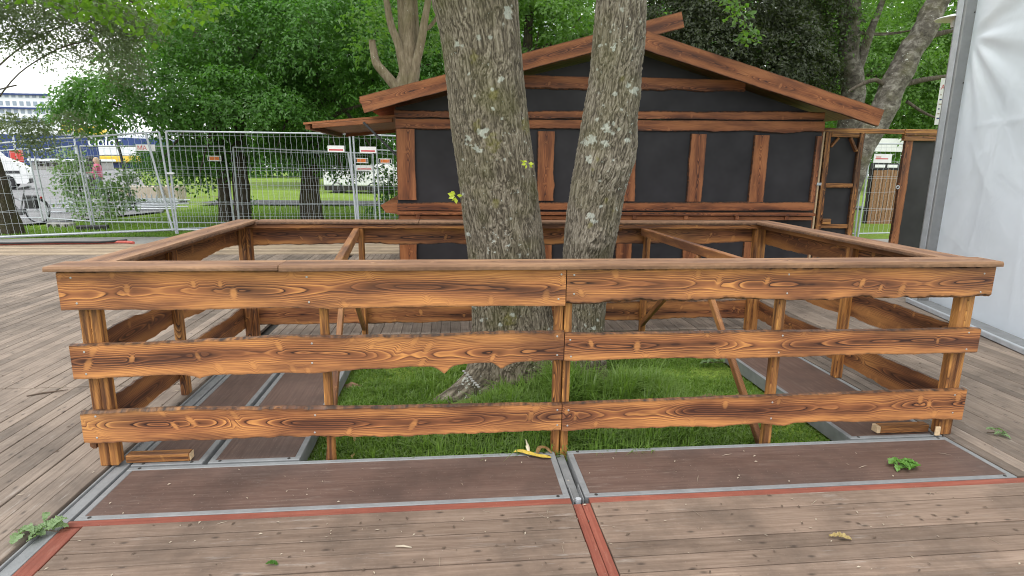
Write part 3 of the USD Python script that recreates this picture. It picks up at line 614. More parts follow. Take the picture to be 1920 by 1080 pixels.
# ------------------------------------------------------------------ foliage and trunks
def leaf_quads(P, N, D, s, fold=.25, ratio=.55):
    """Leaves as folded rhombs: base, two sides, tip. P base points, N normals, D directions, s lengths."""
    S = np.cross(N, D); S /= np.linalg.norm(S, axis=1, keepdims=True) + 1e-9
    s = s[:, None]
    a = P; tip = P + D * s - N * s * .12
    l = P + D * s * .45 + S * s * ratio * .5 + N * s * fold * .3; r = P + D * s * .45 - S * s * ratio * .5 + N * s * fold * .3
    n = len(P); V = np.stack([a, l, tip, r], 1).reshape(-1, 3); i = np.arange(n)[:, None] * 4
    F = np.concatenate([i + [[0, 2, 1]], i + [[0, 3, 2]]], 1).reshape(-1, 3)
    return V, F

def unit(a): return a / (np.linalg.norm(a, axis=-1, keepdims=True) + 1e-9)

def spray_leaves(g, centres, normals, radius, per, size, flat=.10, droop=.25, ratio=.55, jit=.5):
    """Each spray is a slightly drooping fan of leaves on a few twiglets."""
    n = len(centres)
    c = np.repeat(centres, per, 0); nr = np.repeat(unit(normals), per, 0)
    t1 = unit(np.cross(nr, unit(g.normal(size=(n, 3)).repeat(per, 0)))); t2 = np.cross(nr, t1)
    # twiglets: a few directions per spray
    k = g.integers(0, 6, n * per); ph = np.repeat(g.random(n) * 6.28, per) + k * 1.047 + g.normal(0, .16, n * per)
    rr = np.sqrt(g.random(n * per)) * radius * np.repeat(g.uniform(.6, 1.25, n), per)
    dirs = np.cos(ph)[:, None] * t1 + np.sin(ph)[:, None] * t2
    P = c + dirs * rr[:, None] + nr * (g.normal(0, flat, n * per) * radius)[:, None]
    P[:, 2] -= droop * rr ** 2 / radius
    D = unit(dirs + g.normal(0, .55, (n * per, 3)) - np.array([0, 0, .25]))
    N = unit(nr + g.normal(0, jit, (n * per, 3))); N = unit(N - D * (N * D).sum(1, keepdims=True))
    return leaf_quads(P, N, D, size * g.uniform(.65, 1.25, n * per), ratio=ratio)

def shell_points(g, lobes, density, seed, gap=.42, inner=.62):
    """Points and outward normals in the outer shell of ellipsoidal lobes, thinned by noise so that gaps remain."""
    Ps, Ns = [], []
    for (c, r) in lobes:
        c, r = np.asarray(c, float), np.asarray(r, float)
        n = int(density * 4 * (r[0] * r[1] + r[0] * r[2] + r[1] * r[2]))
        d = unit(g.normal(size=(n, 3))); q = inner + (1.06 - inner) * g.random(n) ** .6
        rough = 1 + .22 * (meshkit.fbm((c + d * r) * .7, 3, seed) - .5) * 2
        p = c + d * r * (q * rough)[:, None]
        keep = np.ones(n, bool)
        for (c2, r2) in lobes:
            if c2 is c: continue
            keep &= (((p - np.asarray(c2)) / np.asarray(r2)) ** 2).sum(1) > .36
        keep &= meshkit.fbm(p * .62, 3, seed + 9) > gap
        Ps.append(p[keep]); Ns.append(unit(d[keep] / r * r.mean() * .6 + np.array([0, 0, .75])))
    return np.vstack(Ps), np.vstack(Ns)

def crown(name, mt, parent, lobes, seed, density=5.0, per=44, size=.10, radius=.42, gap=.40, inner=.6, ratio=.55, droop=.25, jit=.5, cut=None, label=None):
    g = np.random.default_rng(seed)
    P, N = shell_points(g, lobes, density, seed, gap, inner)
    if cut is not None:
        k = cut(P); P, N = P[k], N[k]
    V, F = spray_leaves(g, P, N, radius, per, size, ratio=ratio, droop=droop, jit=jit)
    return mesh_prim(name, V, F, mt, parent, label=label)

def limb(parent, pts, r, name="branch", mt="dark_bark", n=9, seed=0, sub=6):
    """A bent, tapering limb through the given points."""
    pts = np.asarray(pts, float); r = np.asarray(r, float)
    t = np.linspace(0, len(pts) - 1, (len(pts) - 1) * sub + 1)
    from scipy.interpolate import PchipInterpolator
    k = np.arange(len(pts)); Pq = np.stack([PchipInterpolator(k, pts[:, i])(t) for i in range(3)], 1) if len(pts) > 2 else pts[0] + (pts[1] - pts[0]) * t[:, None]
    R = np.interp(t, k, r)
    Pq += np.stack([fbm1(t * 1.7, seed + 1), fbm1(t * 1.7, seed + 2), fbm1(t * 1.7, seed + 3) * .3], 1) * R[:, None] * .8 * (np.minimum(t, 1))[:, None]
    b = MB().tube(Pq, R, n, cap=True); V = b.v[0]
    ctr = np.r_[np.repeat(Pq, n, 0), Pq[[0, -1]]]; d = V - ctr
    V += d * ((meshkit.fbm(V * (9, 9, 2.0), 3, seed) - .5) * .35)[:, None]
    return b.build(name, mt, parent, smooth=True)

# ------------------------------------------------------------------ the two trunks inside the railing
def big_trunk(prof, Y, seed, na, dz, ztop, flare, parent, mt, knobs=(), roots=(), ridge=.010, spots=(), mspots=()):
    """prof: (left px, right px, row) of the trunk's outline in the photograph, on the plane y = Y."""
    zs, cs, rs = [], [], []
    for (a, b_, row) in prof:
        A, B = at(a, row, Y), at(b_, row, Y); zs.append((A[2] + B[2]) / 2); cs.append((A[0] + B[0]) / 2); rs.append((B[0] - A[0]) / 2 * .985)
    o = np.argsort(zs); zs, cs, rs = np.array(zs)[o], np.array(cs)[o], np.array(rs)[o]
    from scipy.interpolate import PchipInterpolator
    z = np.arange(GZ - .12, ztop, dz)
    top = zs[-1]
    zc = np.clip(z, zs[0], top); sl = (cs[-1] - cs[-3]) / (zs[-1] - zs[-3])
    X = PchipInterpolator(zs, cs)(zc) + sl * .8 * np.maximum(z - top, 0); R = PchipInterpolator(zs, rs)(zc) * (1 - .07 * np.maximum(z - top, 0))
    th = np.arange(na) * 2 * math.pi / na
    Zg, T = np.meshgrid(z, th, indexing="ij")
    Rg = R[:, None] * (1 + .035 * np.sin(2 * T + 1.3 + seed) + .03 * np.sin(3 * T + .7 * Zg + seed))
    fl = np.exp(-np.maximum(Zg - GZ, 0) / .16)
    Rg = Rg + flare * fl * (1 + .5 * np.cos(3 * T + seed) + .35 * np.cos(5 * T + 2))
    for (ang, amp, wd, hh) in roots:
        dT = np.angle(np.exp(1j * (T - ang))); Rg = Rg + amp * np.exp(-(dT / wd) ** 2) * np.exp(-np.maximum(Zg - GZ, 0) / hh)
    for (ang, zz, amp, wd) in knobs:
        dT = np.angle(np.exp(1j * (T - ang))) * R[:, None]; q = (dT ** 2 + (Zg - zz) ** 2) / wd ** 2
        Rg = Rg + amp * np.exp(-q) - amp * .55 * np.exp(-q * 9)
    # bark: long narrow ridges that fork and rejoin, drifting sideways
    Cx, Cy = np.cos(T), np.sin(T)
    warp = (meshkit.fbm(np.stack([Cx * 3, Cy * 3, Zg * 3.2], -1), 3, seed + 3) - .5)
    p = np.stack([Cx * R.mean() * 52 + warp * 7, Cy * R.mean() * 52 + warp * 7, Zg * 11], -1)
    p[..., 2] += (meshkit.fbm(np.stack([Cx * 9, Cy * 9, Zg * 5], -1), 3, seed + 11) - .5) * 5
    _q, _ = np.linalg.qr(np.random.default_rng(seed).normal(size=(3, 3))); p = p @ _q
    n1 = meshkit.noise(p, seed); n2 = meshkit.noise(p * (2.1, 2.1, 1.9), seed + 1); n3 = meshkit.noise(p * (4.3, 4.3, 4.5), seed + 2)
    cr = lambda q, w_: np.clip(np.abs(2 * q - 1) / w_, 0, 1)
    rid = .42 * cr(n1, .42) + .30 * cr(n2, .5) + .34 * n3
    # a few broad plates so that the furrows differ in depth
    dep = .55 + .9 * meshkit.fbm(np.stack([Cx * 2.2, Cy * 2.2, Zg * 1.6], -1), 3, seed + 5)
    Rg = Rg + ridge * (rid - .55) * 1.5 * dep
    furrow = np.clip((rid - .18) / .78, 0, 1)
    V = np.stack([X[:, None] + Rg * Cx, Y + .12 + Rg * Cy, Zg], -1).reshape(-1, 3)
    m, n = Zg.shape; i, j = np.meshgrid(np.arange(m - 1), np.arange(n), indexing="ij"); a = i * n + j; a2 = i * n + (j + 1) % n
    q = np.stack([a, a2, a2 + n, a + n], -1).reshape(-1, 4)
    F = np.vstack([q[:, [0, 1, 2]], q[:, [0, 2, 3]]])
    D = V - CAM; dd = D @ FW; PX, PY = 960 + FPX * (D @ RT) / dd, 540 - FPX * (D @ UP) / dd
    front_ = (Cy < .25).ravel() if Cy.shape == Zg.shape else np.ones(len(V), bool)
    wob = (meshkit.fbm(V * 42, 3, seed + 7) - .5)
    li = np.zeros(len(V)); mo = np.zeros(len(V))
    for (sx, sy, r_) in spots: li = np.maximum(li, np.clip((r_ * .85 * (1 + 3.0 * wob) - np.hypot(PX - sx, PY - sy)) / 1.6 + .3, 0, 1))
    for (sx, sy, r_) in mspots: mo = np.maximum(mo, np.clip((r_ * (1 + 1.8 * wob) - np.hypot(PX - sx, (PY - sy) * .7)) / (r_ * .7) + .1, 0, 1))
    li *= front_; mo *= front_
    mesh_prim("trunk", V, F, mt, parent, smooth=True, pv={"furrow": furrow.ravel(), "lichen": li, "moss": mo})
    return X, R, z

treeA = thing("oak_tree", "thick grey-brown trunk with moss and lichen, the wider of the two inside the railing", "tree", (0, 0, 0))
XA, RA, zA = big_trunk([(808, 980, 0), (826, 984, 75), (836, 990, 150), (846, 1001, 250), (857, 1010, 320), (866, 1019, 400), (877, 1029, 490), (884, 1040, 600), (884, 1047, 660)], 1.45, 3, 420, .0062, 3.3, .055, treeA, "oak_bark",
                       knobs=((-2.3, 1.35, .035, .10), (-1.9, 1.62, .02, .09), (-1.0, 1.05, .015, .12)), roots=((-2.45, .50, .20, .13), (-.6, .10, .5, .2)), ridge=.0095,
                       spots=((952, 20, 8), (955, 30, 6), (945, 46, 4), (919, 69, 4), (898, 71, 5), (857, 83, 6), (866, 85, 4), (880, 139, 3), (939, 148, 6), (924, 168, 4), (924, 204, 4), (941, 224, 4), (905, 248, 9), (911, 243, 5), (894, 278, 8), (901, 282, 5), (878, 260, 6), (874, 270, 4), (946, 300, 3), (958, 410, 3), (932, 300, 2), (980, 330, 2), (868, 300, 3), (975, 478, 4), (990, 476, 3), (915, 120, 2), (890, 180, 3), (975, 60, 3), (979, 80, 3), (868, 365, 3), (878, 440, 4), (905, 600, 6), (960, 590, 5), (938, 610, 4)),
                       mspots=((924, 268, 15), (896, 236, 11), (889, 108, 9), (925, 175, 10), (985, 235, 12), (955, 600, 12), (1000, 560, 10), (930, 380, 8)))
treeB = thing("oak_tree", "slimmer pale grey trunk with white lichen spots, on the right inside the railing", "tree", (0, 0, 0))
XB, RB, zB = big_trunk([(1127, 1218, 0), (1120, 1214, 75), (1112, 1206, 150), (1103, 1202, 200), (1094, 1196, 255), (1084, 1186, 310), (1072, 1172, 380), (1066, 1163, 430), (1061, 1151, 490), (1057, 1138, 600), (1058, 1138, 690)], 1.25, 8, 280, .0062, 3.3, .03, treeB, "oak_bark_pale",
                       knobs=((-1.75, 1.62, .035, .09), (-1.0, 1.55, .03, .10), (-.35, 1.72, .04, .12), (-1.55, 1.06, .05, .085), (-1.3, 1.95, .02, .07), (-.1, 2.15, .015, .1)), ridge=.012,
                       spots=((1153, 176, 5), (1190, 171, 8), (1178, 160, 5), (1109, 262, 12), (1100, 268, 8), (1135, 268, 9), (1137, 238, 8), (1150, 232, 4), (1176, 264, 6), (1132, 198, 3), (1122, 176, 4), (1118, 225, 4), (1126, 387, 4), (1109, 407, 9), (1115, 415, 5), (1105, 300, 7), (1150, 300, 3), (1125, 340, 3), (1140, 320, 3), (1165, 205, 3), (1145, 60, 3), (1150, 45, 3), (1126, 85, 4), (1120, 130, 3), (1190, 90, 3), (1165, 18, 4), (1128, 215, 3), (1150, 250, 4), (1160, 242, 3), (1120, 600, 3)),
                       mspots=((1107, 421, 6), (1136, 376, 4), (1165, 149, 6), (1112, 318, 3), (1120, 300, 5), (1150, 395, 3)))
# limbs and a loose crown, out of the picture overhead but for a few hanging twigs
def overhead(tree, x, y, z, r, seed, side):
    g = np.random.default_rng(seed)
    for k in range(5):
        a = seed + k * 1.26 + side; L = g.uniform(2.2, 3.6)
        p0 = np.array([x, y, z - .05 + .2 * k]); e = p0 + [math.cos(a) * L, math.sin(a) * L, g.uniform(1.6, 2.6)]
        limb(tree, [p0, p0 + (e - p0) * .4 + [0, 0, .5], e], [r * .5, r * .3, .03], mt="oak_bark", seed=seed + k)
    limb(tree, [(x, y, z - .2), (x + .3 * side, y + .2, z + 2), (x + .5 * side, y + .4, z + 4.5)], [r * .95, r * .6, .05], mt="oak_bark", seed=seed + 9, n=12)
    crown("crown", "maple_leaf", tree, [((x + 1.4 * side, y + .5, z + 3.2), (2.6, 2.8, 1.5)), ((x - .6 * side, y + .9, z + 4.6), (2.4, 2.6, 1.4))], seed, density=1.6, per=40, size=.13, radius=.5, gap=.46)
overhead(treeA, XA[-1], 1.57, 3.25, RA[-1], 5, -1)
overhead(treeB, XB[-1], 1.37, 3.25, RB[-1], 6, 1)
def twig(tree, pts, Y, seed, mt, size=.085, per=10):
    """A leafy twig hanging into the picture through the given pixels, Y metres away."""
    g = np.random.default_rng(seed); P = np.array([at(px, py, Y + .1 * k) for k, (px, py) in enumerate(pts)])
    MB().tube(P, np.linspace(.008, .002, len(P)), 6).build("branch", "dark_bark", tree, smooth=60)
    seg = np.vstack([P[k] + (P[k + 1] - P[k]) * u for k in range(len(P) - 1) for u in (.2, .5, .8, 1.0)])
    V, F = spray_leaves(g, seg, np.tile([0, -.3, 1.0], (len(seg), 1)), .13, per, size, flat=.35, ratio=.75, jit=.55)
    mesh_prim("foliage", V, F, mt, tree)
twig(treeB, [(1380, -30), (1388, 18), (1402, 58), (1412, 74)], 3.6, 1, "light_leaf", .075, 9)
twig(treeB, [(1350, -30), (1372, 5), (1385, 30)], 3.9, 2, "light_leaf", .075, 8)
# yellow sprouts on the bark
for (px, py, Y, who) in ((990, 306, 1.18, treeA), (854, 367, 1.42, treeA)):
    g = np.random.default_rng(int(px)); p = at(px, py, Y)
    V, F = spray_leaves(g, p[None], np.array([[0, -1, .4]]), .025, 6, .045, ratio=.7)
    mesh_prim("sprout", V, F, "yellow_sprout", who, label="small yellow-green sprout on the bark")
# chain-like pale lichen line across the root
g = np.random.default_rng(4)
b = MB()
for k in range(9):
    c = trimesh.creation.icosphere(1, .012 + .004 * rnd.random()); c.apply_scale((1, .8, .55)); p = onz(870 + 27 * k / 8 + rnd.uniform(-1, 1), 702 + 30 * k / 8, .03 - .006 * k); c.apply_translation(p + [0, -.01, .03]); b.tm(c)
b.build("lichen_streak", "concrete", treeA, label="pale grey streak across the root")

# ------------------------------------------------------------------ grass in the bed
def blades(P, h, g, lean=.5, w=.0042):
    n = len(P); a = g.random(n) * 6.283; d = np.stack([np.cos(a), np.sin(a), np.zeros(n)], 1); s = np.stack([-np.sin(a), np.cos(a), np.zeros(n)], 1)
    ln = (g.random(n) ** 1.2 * lean)[:, None]; h = h[:, None]; w = (w * g.uniform(.7, 1.4, n))[:, None]
    m = P + d * h * ln * .35 + np.array([0, 0, 1]) * h * .6; t = P + d * h * ln * 1.1 + np.array([0, 0, 1]) * h * (1 - .35 * ln)
    V = np.stack([P - s * w, P + s * w, m + s * w * .75, m - s * w * .75, t], 1).reshape(-1, 3); i = np.arange(n)[:, None] * 5
    F = np.concatenate([i + [[0, 1, 2]], i + [[0, 2, 3]], i + [[3, 2, 4]]], 1).reshape(-1, 3)
    return V, F
g = np.random.default_rng(21)
n = 95000
P = np.c_[g.uniform(1.10, 4.37, n), g.uniform(.02, 2.44, n), np.full(n, GZ)]
tuft = np.zeros(n)
for (cx, cy, rad, am) in ((2.35, .80, .32, .16), (2.75, .95, .35, .22), (3.2, .95, .42, .20), (3.0, .35, .5, .13), (3.55, 1.15, .3, .12), (2.1, .35, .4, .09), (2.55, .3, .4, .12), (3.3, .55, .4, .16), (1.75, 1.3, .3, .06)):
    tuft = np.maximum(tuft, am * np.exp(-((P[:, 0] - cx) ** 2 + (P[:, 1] - cy) ** 2) / rad ** 2 * 1.2))
patch = meshkit.fbm(P * 3.1, 3, 4)
h = (.028 + .05 * patch ** 1.5 + tuft * (.45 + .75 * meshkit.noise(P * 9, 6))) * g.uniform(.5, 1.35, n)
thin = meshkit.fbm(P * 2.6, 4, 14)
h *= np.where(meshkit.noise(P * 15, 16) > .72, 1.5, 1.0) * np.clip(.45 + 1.1 * thin, .4, 1.2)
h *= np.where(P[:, 0] > 3.6, .62, 1.0) * np.where((P[:, 0] < 1.9) & (P[:, 1] > .5), .8, 1)
keep = (np.hypot(P[:, 0] - 2.48, P[:, 1] - 1.57) > .33) & (np.hypot(P[:, 0] - 3.0, P[:, 1] - 1.37) > .17)
dx, dy = 2.30 - P[:, 0], 1.30 - P[:, 1]; along = (dx * .62 + dy * .62); keep &= ~((along > 0) & (along < .62) & (np.abs(dx * .7 - dy * .7) < .10 * (1 - along)))
keep &= g.random(n) < np.where(P[:, 0] > 4.0, .65, 1) * np.where(tuft > .07, 1, np.clip((thin - .30) * 4.2, .10, 1))
P, h = P[keep], h[keep]
P[:, 2] += (meshkit.fbm(np.c_[P[:, :2], np.zeros(len(P))] * 2.2, 3, 5) - .5) * .05 - .005
V, F = blades(P, h * 1.12, g, lean=1.0, w=.0046)
o = mesh_prim("grass", V, F, "grass_blade", kind="stuff")
tag(o, "long green grass growing round the two trunks inside the railing", "grass")
b = MB()
for (px, py, rx, ry) in ((1330, 742, .13, .07), (1230, 770, .08, .05), (660, 720, .10, .06)):
    c_ = onz(px, py, GZ + .02); a_ = np.linspace(0, 2 * math.pi, 22)[:-1]; r_ = 1 + .35 * fbm1(a_ * 2, int(px)) * 2
    V = np.r_[[[c_[0], c_[1], GZ + .038]], np.c_[c_[0] + rx * r_ * np.cos(a_), c_[1] + ry * r_ * np.sin(a_), np.full(21, GZ - .01)]]; b.add(V, [[0, 1 + k, 1 + (k + 1) % 21] for k in range(21)])
o = b.build("bare_soil", "soil", kind="stuff"); tag(o, "bare brown patches of soil in the grass bed", "soil")
# meadow grass beyond the fences
n = 60000
P = np.c_[g.uniform(-9.2, 9, n), 10.95 + 9.5 * g.random(n) ** 1.6, np.full(n, GZ)]
keep = (P[:, 1] > 10.95 + np.clip(-(P[:, 0] + 5.2) * .0, 0, 1)) & ~((P[:, 0] < -8.2) & (P[:, 1] > 13.2)) & ~((P[:, 0] < -7.4) & (P[:, 1] > 15.5))
P = P[keep]; P[:, 2] += np.where(P[:, 1] > 13.5, (meshkit.fbm(np.c_[P[:, :2], np.zeros(len(P))] * .35, 3, 3) - .5) * .10 * np.clip((P[:, 1] - 13.5) / 3, 0, 1), 0)
V, F = blades(P, .05 + .07 * g.random(len(P)) ** 2, g, lean=.8, w=.008)
o = mesh_prim("meadow_grass", V, F, "grass_blade", kind="stuff"); tag(o, "mown lawn grass beyond the construction fence", "grass")

# ------------------------------------------------------------------ the hut
HY, HX0, HX1 = 4.5, 1.27, 6.86
hut = thing("wooden_hut", "market hut of charcoal panels and reddish timber boards under a low gable roof", "hut", ((HX0 + HX1) / 2, HY, 0))
hut_off = np.array([(HX0 + HX1) / 2, HY, 0])
def H(m):                                   # world matrix to hut-local
    m = np.array(m, float); m[:3, 3] -= hut_off; return m
def frame_v(xr, y, z0):
    m = np.eye(4); m[:3, 0] = (0, 0, 1); m[:3, 1] = (0, 1, 0); m[:3, 2] = (-1, 0, 0); m[:3, 3] = (xr, y, z0); return m
def hbox(a, b, name, mt, bev=.003, label=None):
    return MB().box(np.array(a) - hut_off, np.array(b) - hut_off, bev).build(name, mt, hut, label=label)
ZE = 2.02
# walls (front in bays between the posts, sides, back)
posts_x = [(1.27, 1.50), (3.04, 3.255), (4.12, 4.335), (5.045, 5.255), (5.905, 6.12)]
for (a, b_) in ((1.27, 3.15), (3.153, 4.22), (4.223, 5.15), (5.153, 6.0), (6.003, 6.86)):
    hbox((a, HY + .035, 0), (b_, HY + .06, 2.2), "wall_panel", "black_panel")
hbox((HX0, HY + .063, 0), (HX0 + .03, HY + 3.2, 1.05), "wall_panel", "black_panel"); hbox((HX0, HY + .063, 2.05), (HX0 + .03, HY + 3.2, 2.3), "wall_panel", "black_panel")
hbox((HX1 - .03, HY + .063, 0), (HX1, HY + 3.2, 2.3), "wall_panel", "black_panel"); hbox((HX0 + .033, HY + 3.17, 0), (HX1 - .033, HY + 3.2, 2.3), "wall_panel", "black_panel")
b = MB(); b.prism([(HX0 - hut_off[0], 2.203), (HX1 - hut_off[0], 2.203), (HX1 - hut_off[0], 2.28), (4.20 - hut_off[0], 3.02), (HX0 - hut_off[0], 2.28)], .036, .058); b.build("gable_panel", "black_panel", hut)
for k, (xa, xb) in enumerate(posts_x):
    if k: 
        b = MB(); live_board(b, 2.035 - 1.165, 0, xb - xa, .032, 140 + k, H(frame_v(xb, HY, 1.162)), bot=.006, top=.006, wane=(.008, .008), bumps=(((.2, .02, .06),) if k == 1 else ())); b.build("post_board", "hut_timber", hut)
    else:
        b = MB(); live_board(b, 2.035 - 1.165, 0, xb - xa, .032, 140, H(frame_v(xb, HY, 1.162)), bot=.004, top=.001, wane=(.002, .006)); b.build("post_board", "hut_timber", hut)
    b = MB(); live_board(b, .93, 0, xb - xa, .03, 150 + k, H(frame_v(xb, HY + .004, .0)), bot=.005, top=.005, wane=(.005, .005)); b.build("post_board", "hut_timber", hut)
b = MB(); live_board(b, .87, 0, .085, .032, 161, H(frame_v(HX1, HY, 1.162)), bot=.006, top=.003); b.build("post_board", "hut_timber", hut)
def hboard(x0, x1, z0, z1, y, seed, z0e=None, z1e=None, **k):
    b = MB(); live_board(b, x1 - x0, z0, z1, .034, seed, H(frame_at((x0, y, 0), (1, 0, 0))), z0e=z0e, z1e=z1e, step=.03, **k); b.build("board", "hut_timber", hut)
hboard(HX0, HX1, 2.030, 2.150, HY - .004, 171, z0e=2.10 - .02, z1e=2.225, bot=.010, top=.004, wane=(.012, .006))
hboard(HX0 - .01, HX1 - .02, 2.160, 2.250, HY - .010, 173, z0e=2.235, z1e=2.345, bot=.006, top=.008, wane=(.01, .016))
hboard(2.45, 5.72, 2.55, 2.70, HY + .001, 175, z0e=2.568, z1e=2.715, bot=.012, top=.004, wane=(.02, .006), bumps=((2.2, .02, .1), (1.2, .012, .1)))
hboard(HX0 - .005, 6.84, 1.030, 1.128, HY - .012, 177, z0e=1.05, z1e=1.165, bot=.005, top=.008, wane=(.006, .014))
# counter under the sill
hbox((HX0 - .005, HY - .10, .985), (6.82, HY + .03, 1.02), "counter_board", "hut_timber")
hbox((HX0 + .02, HY - .06, .925), (6.80, HY + .03, .972), "counter_rail", "hut_timber")
for x in (1.5, 2.9, 3.6, 4.3, 5.0, 5.7, 6.4): hbox((x, HY - .085, .93), (x + .05, HY - .062, .983), "counter_bracket", "hut_timber")
# side counter on the left
b = MB(); b.prism([(HX0 - .22, 1.09), (HX0 - .04, 1.12), (HX0 - .006, 1.12), (HX0 - .006, .98), (HX0 - .16, 1.0)], HY + .05 - hut_off[1], HY + 2.9 - hut_off[1])
for q in b.v: q[:, 0] -= hut_off[0]
b.build("side_counter", "hut_timber", hut)
# roof
RY0, RY1 = HY - .38, HY + 3.5
apx, apz = 4.262, 3.105
eL, eR = (.90, 2.29), (7.39, 2.28)
for (e, s) in ((eL, -1), (eR, 1)):
    d = np.array([e[0] - apx, e[1] - apz]); d /= np.linalg.norm(d); nrm = np.array([-d[1], d[0]]) * (-s); nrm = nrm if nrm[1] > 0 else -nrm
    A, E_ = np.array([apx, apz]), np.array(e)
    poly = [A + nrm * .045, E_ + nrm * .045, E_, A]
    b = MB(); b.prism([(p[0] - hut_off[0], p[1]) for p in poly], RY0 + .05 - hut_off[1], RY1 - hut_off[1]); b.build("roof", "hut_timber", hut)
    # underside lining seen along the right rake
    for k in range(9):
        y0 = RY0 + .06 + k * .4
# rake boards, the left one running on past the ridge
def rake(p, q, w, seed, y):
    p, q = np.array(p), np.array(q); L = np.linalg.norm(q - p); d = (q - p) / L
    m = np.eye(4); m[:3, 0] = (d[0], 0, d[1]); m[:3, 1] = (0, 1, 0); m[:3, 2] = (-d[1], 0, d[0]); m[:3, 3] = (p[0], y, p[1])
    b = MB(); live_board(b, L, -w, 0, .045, seed, H(m), bot=.005, top=.003, wane=(.004, .003), step=.04); b.build("rake_board", "hut_timber", hut)
rake((.900, 2.362), (4.66, 3.405), .185, 181, RY0)
rake((4.262, 3.176), (7.387, 2.345), .205, 185, RY0 - .002)
# folded-up hatch on the left side with its strut
hp = lambda x, y, z: np.array([x, y, z]) - hut_off
b = MB(); b.prism([(HX0 - 1.16 - hut_off[0], 2.075), (HX0 - .02 - hut_off[0], 2.185), (HX0 - .02 - hut_off[0], 2.215), (HX0 - 1.16 - hut_off[0], 2.10)], .25, 2.75); b.build("hatch", "hut_timber", hut, label="raised serving hatch sticking out on the left of the hut")
for y in (.27, 2.66):
    MB().beam(hp(HX0 - 1.05, HY + y, 2.055), hp(HX0 - .06, HY + y, 2.15), .06, .05).build("hatch_frame", "hut_timber", hut)
MB().beam(hp(HX0 - 1.12, HY + .31, 2.05), hp(HX0 - 1.12, HY + 2.6, 2.05), .06, .06).build("hatch_frame", "hut_timber", hut)
MB().beam(hp(HX0 - .42, HY + .24, 2.115), hp(HX0 - .02, HY + .24, 1.715), .03, .035, (0, 1, 0)).build("strut", "steel_dark", hut)

# ------------------------------------------------------------------ gate between hut and tent
gate = thing("timber_gate", "open timber framed gate leaf with charcoal panel, beside the right end of the hut", "gate", (7.2, 4.60, 0), rz=-4)
def gbox(a, b, mt, name, lab=None): return MB().box(a, b, .004).build(name, mt, gate, label=lab)
gbox((-.235, .045, .05), (.30, .06, 2.06), "black_panel", "panel")
def gstile(x0, x1, seed): 
    b = MB(); live_board(b, 2.06, 0, x1 - x0, .04, seed, frame_v(x1, .0, .03), bot=.006, top=.006, wane=(.01, .01)); b.build("stile", "flamed_post", gate)
gstile(-.225, -.145, 201); gstile(.235, .315, 203)
for z in (.80, 1.36, 2.03): gbox((-.143, .003, z), (.233, .043, z + .055), "flamed_post", "crossbar")
MB().beam((-.135, .02, 1.90), (-.04, .02, 2.02), .03, .04, (0, 1, 0)).build("corner_brace", "flamed_post", gate)
MB().beam((.225, .02, 1.84), (.12, .02, 2.02), .03, .06, (0, 1, 0)).build("corner_brace", "flamed_post", gate)
gbox((-.15, -.03, .86), (-.03, .002, .93), "flamed_post", "block")
gbox((-.262, .01, .03), (-.237, .05, 2.10), "sawn_end", "edge_strip", "pale sawn edge of the leaf")
gbox((-.305, .012, .03), (-.265, .05, 2.12), "hut_timber", "edge_board")
gbox((-.335, -.004, 1.385), (-.215, .0, 1.42), "fence_steel", "latch")
gp = thing("gate_post", "timber post and beam with a charcoal side panel, standing against the tent", "gate post", (8.3, 4.9, 0))
b = MB(); live_board(b, 2.1, 0, .13, .04, 211, frame_v(.19, 0, 0), bot=.008, top=.008, wane=(.012, .012)); b.build("post", "hut_timber", gp)
MB().box((.14, .045, 0), (.62, .06, 2.05), .002).build("panel", "black_panel", gp)
MB().box((-1.43, -.02, 2.10), (.02, .05, 2.165), .004).build("beam", "flamed_post", gp)
MB().box((.022, -.03, 2.085), (.60, .04, 2.17), .004).build("beam", "flamed_post", gp)
MB().box((.022, -.025, 2.01), (.56, .035, 2.08), .004).build("beam", "flamed_post", gp)
c = trimesh.creation.torus(.022, .007, major_sections=14, minor_sections=6); c.apply_transform(trimesh.transformations.rotation_matrix(1.57, [1, 0, 0])); c.apply_translation((.04, -.012, 1.36)); MB().tm(c).build("ring", "fence_steel", gp)

# ------------------------------------------------------------------ the marquee
tent = thing("marquee", "white marquee wall of wrinkled fabric on a grey aluminium upright", "tent", (7.78, 3.55, 0))
T0 = np.array([7.86, 3.52]); TD = np.array([-.245, -.97]); TD /= np.linalg.norm(TD); TN = np.array([-TD[1] * -1, 0]) ; TN = np.array([TD[1], -TD[0]])
ns_, nz_ = 210, 170
S_, Zz = np.meshgrid(np.linspace(0, 7.0, ns_) ** 1.0, np.linspace(.02, 4.6, nz_), indexing="ij")
def fold(s, z, s0, z0, ang, wd, amp, ln):
    ds, dz = s - s0, z - z0; u = ds * math.cos(ang) + dz * math.sin(ang); v = -ds * math.sin(ang) + dz * math.cos(ang)
    ww = wd * (.25 + np.clip(u, 0, None) * .55)
    return amp * np.exp(-(v / ww) ** 2) * np.clip(u * 4, 0, 1) * np.exp(-np.clip(u, 0, None) / ln)
ztie = 3.10
disp = .0 * S_
for ang, wd, am, ln in ((-.42, .16, -.034, 1.3), (-.66, .12, .028, 1.3), (-.85, .10, -.032, 1.2), (-1.10, .10, .018, 1.2), (-1.28, .08, -.015, 1.3), (-.2, .14, .03, 1.2), (.25, .2, -.04, 1.2), (.5, .2, .03, 1.0), (.02, .1, -.02, 1.)):
    disp += fold(S_, Zz, 0.0, ztie, ang, wd, am, ln)
for ang, wd, am, ln in ((.9, .12, -.018, .7), (1.2, .10, .012, .7), (.5, .12, .012, .8)):
    disp += fold(S_, Zz, 0.0, .15, ang, wd, am, ln)
P3 = np.stack([S_ * 1.1, Zz * .9, 0 * S_], -1)
